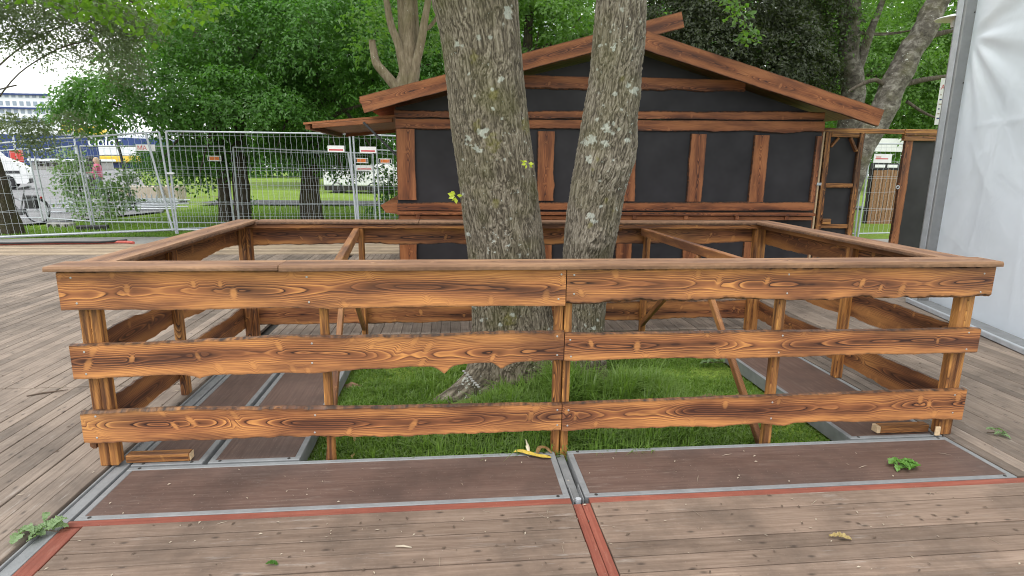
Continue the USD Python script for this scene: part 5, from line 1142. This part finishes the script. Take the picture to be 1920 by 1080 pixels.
def van_body():
    side = [(-5.8, .35), (-5.8, 2.62), (-5.6, 2.78), (-2.2, 2.80), (-1.75, 2.62), (-1.05, 1.72), (-.30, 1.36), (-.06, 1.15), (0, .85), (-.02, .42), (-.15, .32), (-.55, .32), (-.62, .62), (-.85, .80), (-1.08, .80), (-1.32, .62), (-1.4, .32), (-4.1, .32), (-4.2, .62), (-4.42, .8), (-4.66, .8), (-4.9, .62), (-5.0, .34)]
    m = trimesh.creation.extrude_polygon(_Pg(side), 1.98, engine="earcut"); m = m.subdivide()
    v = np.array(m.vertices); v = np.c_[v[:, 0], v[:, 2], v[:, 1]]; v[:, 1] = (v[:, 1] - .0) ; cen = v[:, 1] - .99; v[:, 1] = .99 + cen * (1 - .13 * np.clip((v[:, 2] - 1.2) / 1.6, 0, 1) ** 1.5); return v, np.array(m.faces)[:, ::-1]
v, f = van_body(); mesh_prim("body", v, f, "white_paint", van, smooth=35)
for poly, nm in (([(-2.25, 1.55), (-1.55, 1.52), (-1.2, 1.56), (-1.85, 2.32), (-2.25, 2.34)], "side_window"), ([(-3.3, 1.60), (-2.4, 1.58), (-2.4, 2.32), (-3.3, 2.32)], "side_window")):
    b = MB(); b.prism(poly, -.012 + .05, .07); b.build(nm, "dark_glass", van)
MB().beam((-1.08, .99, 1.76), (-1.72, .99, 2.58), 1.6, .03, (0, 0, 1), .005).build("windscreen", "dark_glass", van)
MB().box((-5.6, -.012, .85), (-.35, .02, 1.0), .004).build("side_strip", "steel_dark", van)
MB().box((-.14, .1, .75), (.015, .45, 1.0), .03).build("headlight", "sign_white", van); MB().box((-.14, 1.53, .75), (.015, 1.88, 1.0), .03).build("headlight", "sign_white", van)
MB().box((-1.55, -.22, 1.5), (-1.42, -.02, 1.85), .03).build("mirror", "black_plastic", van)
MB().box((-.3, .05, .33), (.04, 1.93, .6), .05).build("bumper", "black_plastic", van)
for x in (-.97, -4.54):
    for y in (.14, 1.84): wheel(van, (x, y, .36), .36, .26)
# red plastic tank by the quay
q = at(31, 290, 60); tk = thing("red_container", "small red and white container standing on the quay behind the van", "container", (q[0], 60, GZ)); 
MB().box((-.42, -.4, 1.3), (.42, .4, 2.5), .1).build("body", "red_plastic", tk); MB().box((-.42, -.4, 0), (.42, .4, 1.28), .05).build("base", "concrete", tk)
# bicycle
q = onz(74, 419, GZ + .02); bike = thing("bicycle", "grey electric bicycle with a black pannier, leaning behind the far-left trunk", "bicycle", q, rz=-6)
def bw(cx):
    w_ = UsdGeom.Xform.Define(stage, path_for("wheel", bike)); w_.AddTranslateOp().Set(Gf.Vec3d(cx, 0, .34)); p_ = w_.GetPrim(); R_ = trimesh.transformations.rotation_matrix(math.pi / 2, [1, 0, 0])
    c_ = trimesh.creation.torus(.325, .022, major_sections=36, minor_sections=8); c_.apply_transform(R_); MB().tm(c_).build("tyre", "rubber", p_, smooth=60)
    c_ = trimesh.creation.torus(.296, .010, major_sections=32, minor_sections=6); c_.apply_transform(R_); MB().tm(c_).build("rim", "fence_steel", p_, smooth=60)
    b = MB()
    for k in range(18): a = k * math.pi / 9; b.tube([(0, (-1) ** k * .02, 0), (.29 * math.cos(a), 0, .29 * math.sin(a))], .0022, 3, cap=False)
    b.build("spokes", "fence_steel", p_)
bw(0); bw(-1.10)
for nm, a, c_, r in (("seat_tube", (-.46, 0, .30), (-.30, 0, .78), .018), ("down_tube", (-.46, 0, .31), (-.92, 0, .82), .03), ("top_tube", (-.36, 0, .58), (-.93, 0, .86), .018), ("chain_stay", (-.46, .03, .30), (0, .04, .34), .010), ("seat_stay", (-.34, .03, .66), (0, .04, .34), .009), ("fork", (-.90, 0, .78), (-1.10, 0, .34), .016), ("head_tube", (-.90, 0, .76), (-.99, 0, 1.0), .02), ("seat_post", (-.30, 0, .78), (-.25, 0, .95), .013)):
    MB().tube([a, c_], r, 8).build(nm, "bike_grey", bike, smooth=50)
MB().tube([(-.93, -.30, 1.02), (-.98, -.1, 1.06), (-1.0, .1, 1.06), (-.93, .30, 1.02)], .012, 8).build("handlebar", "black_plastic", bike, smooth=50)
b = MB(); b.prism([(-.38, .94), (-.20, .97), (-.12, 1.0), (-.12, .955), (-.22, .93)], -.07, .07); b.build("saddle", "black_plastic", bike)
MB().box((-.53, -.07, .22), (-.38, .07, .40), .04).build("motor", "bike_grey", bike); MB().tube([(.10, 0, .74), (-.30, 0, .74)], .012, 6).build("rack", "steel_dark", bike)
MB().box((-.20, -.17, .40), (.14, -.06, .75), .03).build("pannier", "black_plastic", bike); MB().box((.13, -.03, .66), (.17, .03, .72), .01).build("rear_light", "red_plastic", bike)
b = MB(); a = np.linspace(.2, 2.6, 14); b.tube(np.c_[.36 * np.cos(a), 0 * a, .34 + .36 * np.sin(a)], .012, 6); b.build("mudguard", "black_plastic", bike, smooth=50)
# person
import manifold3d as m3
def hull_body(chains, ln=.03, it=8):
    parts = []
    for ch in chains:
        for (a, ra), (b_, rb) in zip(ch[:-1], ch[1:]):
            s1 = m3.Manifold.sphere(ra, 14).translate(tuple(map(float, a))); s2 = m3.Manifold.sphere(rb, 14).translate(tuple(map(float, b_))); parts.append(m3.Manifold.batch_hull([s1, s2]))
    M_ = m3.Manifold.batch_boolean(parts, m3.OpType.Add).refine_to_length(ln); mm = M_.to_mesh(); t = trimesh.Trimesh(mm.vert_properties[:, :3], mm.tri_verts, process=True); trimesh.smoothing.filter_taubin(t, iterations=it); return t
q = at(189, 366, 24.0); q[2] = GZ + .06
per = thing("person", "person with fair hair in a pink jacket and dark trousers, walking and holding something up", "person", q, rz=25)
armL = [((-.03, -.19, 1.34), .055), ((-.12, -.24, 1.08), .045), ((-.34, -.20, 1.12), .036), ((-.42, -.19, 1.15), .034)]; armR = [((-.03, .19, 1.34), .055), ((-.08, .25, 1.07), .045), ((-.30, .16, 1.10), .036), ((-.38, .13, 1.13), .034)]
legs = [[((0, -.09, .86), .095), ((-.08, -.10, .48), .065), ((-.02, -.10, .09), .045), ((-.16, -.10, .045), .04)], [((0, .09, .86), .095), ((.05, .10, .48), .065), ((.20, .10, .12), .045), ((.08, .10, .05), .04)]]
torso = [((0, 0, .92), .14), ((0, 0, 1.12), .135), ((0, 0, 1.32), .14)]; sh = [((0, -.16, 1.36), .065), ((0, .16, 1.36), .065)]; neck = [((0, 0, 1.36), .06), ((-.02, 0, 1.50), .05), ((-.03, 0, 1.58), .085), ((-.02, 0, 1.64), .09)]
nose = [((-.03, 0, 1.60), .05), ((-.125, 0, 1.585), .014)]
hands = [[((-.42, -.19, 1.15), .03), ((-.50, -.17 + .02 * k, 1.15 + .012 * k), .010)] for k in range(4)] + [[((-.38, .13, 1.13), .03), ((-.46, .11 + .02 * k, 1.13 + .012 * k), .010)] for k in range(4)]
MB().tm(hull_body([armL, armR, *legs, torso, sh, neck, nose, *hands])).build("body", "skin", per, smooth=True)
grow = lambda ch, d: [(p_, r_ + d) for p_, r_ in ch]
MB().tm(hull_body([grow(torso, .028), grow(sh, .025), grow(armL[:3], .022), grow(armR[:3], .022)])).build("jacket", "pink_cloth", per, smooth=True)
MB().tm(hull_body([grow(l[:3], .018) for l in legs] + [[((0, -.05, .90), .13), ((0, .05, .90), .13)]])).build("trousers", "jeans", per, smooth=True)
MB().tm(hull_body([[((.0, 0, 1.66), .095), ((.035, 0, 1.58), .085), ((.045, 0, 1.48), .06)]])).build("hair", "fair_hair", per, smooth=True)
for l in legs: MB().tm(hull_body([grow(l[2:], .02)])).build("shoe", "black_plastic", per, smooth=True)
# dark post, stack of barriers, planks, parked vehicles
q = at(177, 352, 25.5); ps = thing("dark_post", "short dark post standing just left of the person", "post", (q[0], q[1], GZ)); MB().tube([(0, 0, 0), (0, 0, 1.75)], .17, 14).build("post", "black_plastic", ps, smooth=40); MB().tube([(0, 0, 1.75), (0, 0, 1.85)], [.2, .12], 14).build("cap", "black_plastic", ps, smooth=40)
q = at(238, 385, 18.5); pl_ = thing("lamp_post", "thin dark post leaning slightly behind the young shrubs", "post", (q[0], q[1], GZ)); MB().tube([(.2, 0, 0), (0, 0, 1.9), (-.15, 0, 2.9)], .045, 8).build("pole", "steel_dark", pl_, smooth=50); MB().tube([(.2, 0, 0), (.16, 0, .5)], .10, 10).build("foot", "black_plastic", pl_, smooth=50)
for k, (pa, pb, Y, nm) in enumerate((((215, 398), (330, 382), 17.6, "lower stack of grey steel barriers lying on the plaza"), ((228, 380), (305, 374), 18.4, "upper stack of grey steel barriers lying behind the first one"), ((88, 405), (150, 392), 16.4, "grey steel barriers lying right of the bicycle"))):
    A, B = at(*pa, Y), at(*pb, Y + .4); A[2] = B[2] = GZ + .06; t = thing("crowd_barrier", nm, "barrier", A); d = B - A; L = np.linalg.norm(d)
    for j in range(3):
        z = .06 + .11 * j; MB().tube([(0, .1 * j, z), d + [0, .1 * j, z]], .03, 6).build("rail", "fence_steel", t, smooth=50); MB().tube([[0, .9 + .1 * j, z], d + [0, .9 + .1 * j, z]], .03, 6).build("rail", "fence_steel", t, smooth=50)
    b = MB(); n = int(L / .14)
    for i in range(n): o_ = d * (i / n); b.tube([o_ + [0, 0, .3], o_ + [0, .95, .3]], .014, 4); b.tube([o_ + [0, -.02, .28], o_ + [0, -.02, .50]], .016, 4)
    b.build("bars", "fence_steel", t).SetCustomDataByKey("kind", "stuff")
for k, (px, py, Y, w, h_, m_, lab, cat) in enumerate(((268, 372, 22, 1.5, .62, "beige_panel", "beige board crate at the left, behind the steel barriers", "crate"), (318, 371, 22.5, 1.0, .62, "beige_panel", "beige board crate at the right, behind the steel barriers", "crate"))):
    q = at(px, py, Y); t = thing("board_crate", lab, cat, (q[0], Y, GZ)); MB().box((-w / 2, -.4, .08), (w / 2, .4, .08 + h_), .02).build("box", m_, t); MB().box((-w / 2, -.42, 0), (w / 2, .42, .075), .01).build("pallet", "under_deck", t)
q = at(608, 366, 31); tr = thing("parked_trailer", "long white box trailer parked beyond the lawn, left of the hut", "trailer", (q[0], 31, GZ))
wT = at(760, 366, 31)[0] - q[0]; MB().box((0, 0, .42), (wT + 1.5, 2.3, 1.62), .06).build("box", "white_paint", tr); MB().box((.02, .02, .16), (wT + 1.4, 2.2, .415), .02).build("chassis", "under_deck", tr)
for x in (.7, wT * .6, wT * .6 + .85): 
    for y in (.12, 2.1): wheel(tr, (x, y, .33), .33, .24)
def car(px, py, Y, m_, label, rz=0):
    q = at(px, py, Y); t = thing("parked_car", label, "car", (q[0], Y, GZ), rz=rz)
    side = [(-2.1, .35), (-2.15, .75), (-2.0, .95), (-1.5, 1.0), (-.9, 1.42), (.5, 1.45), (1.1, 1.0), (1.9, .85), (2.1, .65), (2.1, .32), (1.65, .3), (1.55, .55), (1.2, .62), (.95, .3), (-1.0, .3), (-1.15, .58), (-1.5, .6), (-1.65, .32)]
    m = trimesh.creation.extrude_polygon(_Pg(side), 1.7, engine="earcut"); v = np.array(m.vertices); v = np.c_[v[:, 0], v[:, 2], v[:, 1]]; v[:, 1] = .85 + (v[:, 1] - .85) * (1 - .2 * (v[:, 2] > .98)); mesh_prim("body", v, np.array(m.faces)[:, ::-1], m_, t, smooth=35)
    for poly in ([(-1.35, 1.02), (-.1, 1.04), (-.1, 1.36), (-.85, 1.36)], [(0, 1.04), (.95, 1.02), (.45, 1.36), (0, 1.36)]): b = MB(); b.prism(poly, .08, .13); b.build("window", "dark_glass", t)
    for x in (-1.33, 1.32):
        for y in (.1, 1.6): wheel(t, (x, y, .31), .31, .2)
# ferry at the quay
qs = at(0, 300, 125); L0 = at(-160, 300, 125)[0]; R0 = at(322, 300, 125)[0]
sh_ = thing("ferry", "big ferry with a dark blue hull and white decks beyond the quay", "ship", (L0, 125, GZ))
z1 = at(60, 247, 125)[2] - GZ; z0_ = at(150, 318, 125)[2] - GZ; LL = R0 - L0
b = MB(); b.prism([(-40, z0_ - 1.5), (LL - 3, z0_ - 1.5), (LL + .5, z1 - 2.4), (LL + 1, z1 - 1.5), (LL - 2, z1 - 1.0), (-40, z1 + .4)], 0, 22); b.build("hull", "ship_blue", sh_)
zw = at(60, 200, 125)[2] - GZ
xs1 = at(112, 240, 125)[0] - L0
b = MB(); b.prism([(-40, z1 + .65), (xs1 + 8, z1 - .9), (xs1 + 7.5, z1 + 1.2), (xs1 - 1, z1 + 1.6), (xs1 - 1.2, zw + 2), (xs1 - 4, zw + 3.4), (-40, zw + 4)], 1, 21); b.build("superstructure", "ship_white", sh_)
for r_ in range(4):
    for k in range(13):
        x = xs1 - 3.2 - k * 1.25; MB().box((x - .35, .93, z1 + 2.0 + r_ * 1.5), (x + .35, .99, z1 + 2.8 + r_ * 1.5), .0).build("window", "ship_window", sh_)
for r_ in range(3): MB().box((-40, .6, zw + 2.2 - r_ * 2.6), (xs1 - 1.5, .98, zw + 2.5 - r_ * 2.6), .0).build("deck_rail", "ship_blue", sh_)
xb = at(150, 243, 125)[0] - L0
b = MB(); b.prism([(xb - 3.2, z1 + .1), (xb + 4, z1 - .4), (xb + 4.3, z1 + .6), (xb + 3, z1 + 1.2), (xb - 3, z1 + 1.6)], -.5, 1.6); b.build("lifeboat", "ship_yellow", sh_)
b = MB(); b.prism([(xb - 9, z1 - .2), (xb + 8, z1 - 1.2), (xb + 8, z1 - .2), (xb - 9, z1 + 1.0)], .5, 20); b.build("promenade", "ship_white", sh_)
c = meshkit.text_mesh("Color", 1.75, .05, bold=True); c.apply_transform(np.array([[1, .12, 0, 0], [0, 1, 0, 0], [0, 0, 1, 0], [0, 0, 0, 1.]])); c.apply_transform(trimesh.transformations.rotation_matrix(math.pi / 2, [1, 0, 0])); qc = at(163, 274, 124.8); c.apply_translation((qc[0] - L0, -.1, qc[2] - GZ)); MB().tm(c).build("lettering", "ship_white", sh_)
x0 = at(188, 300, 124)[0] - L0; x1 = at(262, 300, 124)[0] - L0; za, zb, zc = (at(220, y, 124)[2] - GZ for y in (284, 299, 306))
MB().box((x0, -1.2, za - .8), (x1, -.1, za + 1.2), .1).build("bow_band", "ship_white", sh_); MB().box((x0, -1.25, zc + .2), (x1, -.1, za - .9), .1).build("bow_stripe", "ship_yellow", sh_)
# quay building and lamp masts
qa, qb = at(60, 312, 90), at(170, 312, 90); t = thing("quay_shed", "low grey shed on the quay in front of the ferry's blue hull", "shed", (qa[0], 90, GZ)); MB().box((0, 0, 0), (qb[0] - qa[0], 6, at(100, 303, 90)[2] - GZ), .1).build("wall", "concrete", t); MB().box((-.3, -.4, at(100, 303, 90)[2] - GZ + .02), (qb[0] - qa[0] + .3, 6.3, at(100, 298, 90)[2] - GZ), .1).build("roof", "ship_white", t)
for k in range(9): MB().box((.8 + k * 1.0, -.08, .6), (1.5 + k * 1.0, -.01, 1.6), 0).build("opening", "under_deck", t)
for k, (px, top, lab) in enumerate(((33, 225, "thin pale lamp mast on the quay, left of the other one"), (146, 240, "thin pale lamp mast on the quay, before the ferry's lettering"))):
    q = at(px, 310, 80); t = thing("lamp_mast", lab, "lamp post", (q[0], 80, GZ)); hz_ = at(px, top, 80)[2] - GZ
    MB().tube([(0, 0, 0), (0, 0, hz_)], [.14, .08], 8).build("mast", "fence_steel", t, smooth=50); MB().box((-.1, -.7, hz_), (.1, .2, hz_ + .15), .03).build("lamp_head", "fence_steel", t)
# hoses on the far edge of the deck
def hose(px, r, mt, label, z):
    P = np.array([onz(a, b_, z) for a, b_ in px]); t = thing("hose", label, "hose", P[0]); from scipy.interpolate import PchipInterpolator
    k = np.arange(len(P)); tt = np.linspace(0, len(P) - 1, 40); Q = np.stack([PchipInterpolator(k, P[:, i])(tt) for i in range(3)], 1) - P[0]; MB().tube(Q, r, 8).build("hose", mt, t, smooth=60)
hose([(-40, 458), (60, 456), (150, 455), (225, 454), (250, 455)], .028, "red_hose", "red hose lying along the far edge of the tan deck", .028)
hose([(-40, 455), (20, 456), (120, 454), (180, 454), (238, 450)], .020, "black_hose", "black cable lying beside the red hose on the deck", .05)
t = thing("steel_rail", "long steel rail lying on the pavement behind the tan deck", "rail", onz(-60, 450, GZ + .05)); MB().tube([(0, 0, .03), onz(410, 429, GZ + .05) - onz(-60, 450, GZ + .05) + [0, 0, .03]], .03, 8).build("rail", "fence_steel", t, smooth=50)

# ------------------------------------------------------------------ small things lying on the deck
def oak_leaf(L, seed):
    """A lobed leaf, slightly cupped, stalk at the origin, along +x."""
    g = np.random.default_rng(seed); n = 26; t = np.linspace(0, 1, n)
    w = L * (.03 + .30 * np.sin(np.pi * np.clip(t * .95 + .03, 0, 1)) ** .8 * (.55 + .5 * t)) * (.66 + .34 * np.abs(np.cos(t * math.pi * 4.2 + g.uniform(0, .5)))) ; w[-1] = .004
    up_, dn = np.c_[t * L, w], np.c_[t * L, -w * g.uniform(.85, 1.1)]
    mid = np.c_[t * L, 0 * t]; z = lambda p, e: .10 * e * np.abs(p[:, 1]) * 4 - .12 * L * (p[:, 0] / L) ** 2
    V = np.vstack([np.c_[mid, z(mid, 0)], np.c_[up_, z(up_, 1)], np.c_[dn, z(dn, 1)]]); V[:, 2] += g.normal(0, .003, len(V)) + .25 * L * np.sin(V[:, 0] / L * 3.1) * .5
    F = []
    for i in range(n - 1):
        F += [[i, i + 1, n + i + 1], [i, n + i + 1, n + i], [i, 2 * n + i + 1, i + 1], [i, 2 * n + i, 2 * n + i + 1]]
    return V, np.array(F)
def leaf_twig(c, label, mt, n, R, L, seed, sq=.6):
    g = np.random.default_rng(seed); t = thing("leafy_twig", label, "twig", c)
    MB().tube([(-R * .9, .02, .01), (0, 0, .02), (R * .6, -.01, .012)], .003, 5).build("stem", "twig", t)
    for k in range(n):
        V, F = oak_leaf(L * g.uniform(.65, 1.15), seed * 50 + k); a = g.uniform(0, 6.283); x = np.array([g.uniform(-R, R) * .6, g.uniform(-R, R) * .6 * sq, .004 + g.uniform(0, .035)])
        R_ = trimesh.transformations.euler_matrix(g.uniform(-.5, .5), g.uniform(-.30, .10), a); V = (np.c_[V, np.ones(len(V))] @ R_.T)[:, :3] + x; V[:, 2] = np.maximum(V[:, 2], .002 + .001 * g.random())
        mesh_prim("leaf", V, F, mt, t)
leaf_twig(onz(76, 1000), "wilted grey-green oak twig lying over the red edge board at the lower left", "wilted_oak_leaf", 15, .13, .085, 3)
leaf_twig(onz(1697, 875), "bright green oak leaves lying on the right front stage panel", "fresh_oak_leaf", 13, .11, .07, 4)
leaf_twig(onz(1870, 816), "small pale green leaf cluster on the planks at the right", "wilted_oak_leaf", 5, .06, .06, 5)
leaf_twig(onz(1345, 683, -.08), "pale green oak twig lying on the grass at the back right of the bed", "wilted_oak_leaf", 9, .14, .08, 6)
leaf_twig(onz(1115, 835, -.05), "pale leaves on the grass right of the middle posts", "wilted_oak_leaf", 5, .07, .06, 7)
# banana skin
bc = onz(1000, 853); t = thing("banana_skin", "yellow banana skin with brown tips lying on the left front stage panel", "banana skin", bc)
BS = 1.25
def strip_(pts, w, mt, nm, zoff=.004):
    P = np.array(pts, float) * BS; w = w * BS; k = np.arange(len(P)); from scipy.interpolate import PchipInterpolator
    tt = np.linspace(0, len(P) - 1, 16); Q = np.stack([PchipInterpolator(k, P[:, i])(tt) for i in range(3)], 1); T = unit(np.gradient(Q, axis=0)); S = unit(np.cross(T, [0, 0, 1.0])); ww = w * np.sin(np.linspace(.35, 2.9, 16)) ** .7
    Nn = np.cross(S, T); V = np.vstack([Q + S * ww[:, None], Q + Nn * (ww * .45)[:, None], Q - S * ww[:, None]]); n = 16; F = []
    for i in range(n - 1): F += [[i, i + 1, n + i + 1], [i, n + i + 1, n + i], [n + i, n + i + 1, 2 * n + i + 1], [n + i, 2 * n + i + 1, 2 * n + i]]
    mesh_prim(nm, V, np.array(F), mt, t)
strip_([(-.085, .028, .006), (-.05, .012, .016), (-.01, -.012, .014), (.03, -.03, .006)], .016, "banana_skin", "peel_flap")
strip_([(.0, -.012, .012), (.04, -.035, .012), (.075, -.038, .005)], .014, "banana_skin", "peel_flap")
strip_([(.015, -.015, .014), (.035, .02, .028), (.06, .024, .022), (.085, .0, .006)], .013, "banana_brown", "peel_flap")
strip_([(-.02, .0, .014), (-.028, .018, .045), (-.035, .02, .07)], .010, "banana_inside", "peel_flap")
MB().tube([(-.085, .028, .008), (-.105, .036, .012)], [.006, .004], 7).build("stalk", "banana_brown", t)
# loose leaves, sticks and chips
V, F = oak_leaf(.095, 77); R_ = trimesh.transformations.euler_matrix(.4, -.05, -.35); V = (np.c_[V * (1, .55, 1), np.ones(len(V))] @ R_.T)[:, :3]; V[:, 2] -= V[:, 2].min() - .003
t = thing("dry_leaf", "curled dry yellow leaf on the right-hand front planks", "leaf", onz(1553, 1008)); mesh_prim("blade", V, F, "dry_leaf", t)
V, F = oak_leaf(.05, 79); V[:, 2] -= V[:, 2].min() - .003
t = thing("fallen_leaf", "small dark green leaf on the left-hand front planks", "leaf", onz(498, 1062)); mesh_prim("blade", V, F, "hornbeam_leaf", t)
g = np.random.default_rng(9)
t = thing("wood_splinter", "pale splinter of wood lying on the left-hand front planks", "splinter", onz(757, 1027)); MB().tube([(-.035, .008, .004), (0, .002, .007), (.035, -.006, .004)], [.003, .005, .002], 5).build("splinter", "paper_chip", t)
t = thing("dead_stick", "dark bent twig on the planks left of the railing", "stick", onz(88, 738)); MB().tube([(-.10, -.05, .005), (-.02, -.005, .008), (.05, .02, .008), (.11, .055, .005)], [.004, .006, .005, .002], 6).build("stick", "twig", t)
b = MB()
for k in range(300):
    x, y = (g.uniform(.3, 4.95), g.uniform(-1.15, -.53)) if k < 110 else ((g.uniform(.25, 4.95), g.uniform(-.44, -.02)) if k < 160 else ((g.uniform(-2.6, .05), g.uniform(-.8, 4.5)) if k < 230 else (g.uniform(5.1, 6.8), g.uniform(-.6, 3.4))))
    a = g.uniform(0, 3.14); L = g.uniform(.003, .012) if k % 9 else g.uniform(.02, .045); w = L * .35 if k % 9 else .0012
    d = np.array([math.cos(a), math.sin(a)]) * L; q = np.array([-math.sin(a), math.cos(a)]) * w; c_ = np.array([x, y]); z = .004 if not (y > -.48 and y < .02 and .2 < x < 5) else .003
    b.add([(*(c_ - d), z), (*(c_ + q), z + .003), (*(c_ + d), z), (*(c_ - q), z + .001)], [[0, 3, 2], [0, 2, 1]])
o = b.build("wood_chips", "paper_chip", kind="stuff"); tag(o, "pale chips, straws and crumbs scattered over the deck", "litter")
b = MB()
for k in range(260):
    x, y = (g.uniform(.3, 4.95), g.uniform(-1.15, -.53)) if k < 90 else ((g.uniform(-2.6, .05), g.uniform(-.8, 4.5)) if k < 190 else (g.uniform(5.1, 6.8), g.uniform(-.6, 3.4)))
    a = g.uniform(0, 3.14); L = g.uniform(.004, .016); w = L * .4
    d = np.array([math.cos(a), math.sin(a)]) * L; q = np.array([-math.sin(a), math.cos(a)]) * w; c_ = np.array([x, y]); b.add([(*(c_ - d), .004), (*(c_ + q), .007), (*(c_ + d), .004), (*(c_ - q), .005)], [[0, 3, 2], [0, 2, 1]])
o = b.build("leaf_litter", "twig", kind="stuff"); tag(o, "dark crumbs of bark and leaf scattered over the deck", "litter")

g = np.random.default_rng(33); Vs, Fs, n_ = [], [], 0
for k in range(46):
    V, F = oak_leaf(g.uniform(.03, .06), 900 + k); R_ = trimesh.transformations.euler_matrix(g.uniform(-.7, .7), g.uniform(-.5, .5), g.uniform(0, 6.28)); V = (np.c_[V, np.ones(len(V))] @ R_.T)[:, :3] + [g.uniform(1.2, 4.3), g.uniform(.05, 1.1), GZ + g.uniform(.03, .07)]
    Vs.append(V); Fs.append(F + n_); n_ += len(V)
o = mesh_prim("fallen_leaves", np.vstack(Vs), np.vstack(Fs), "dry_leaf", kind="stuff"); tag(o, "small dry leaves caught in the grass of the bed", "leaves")
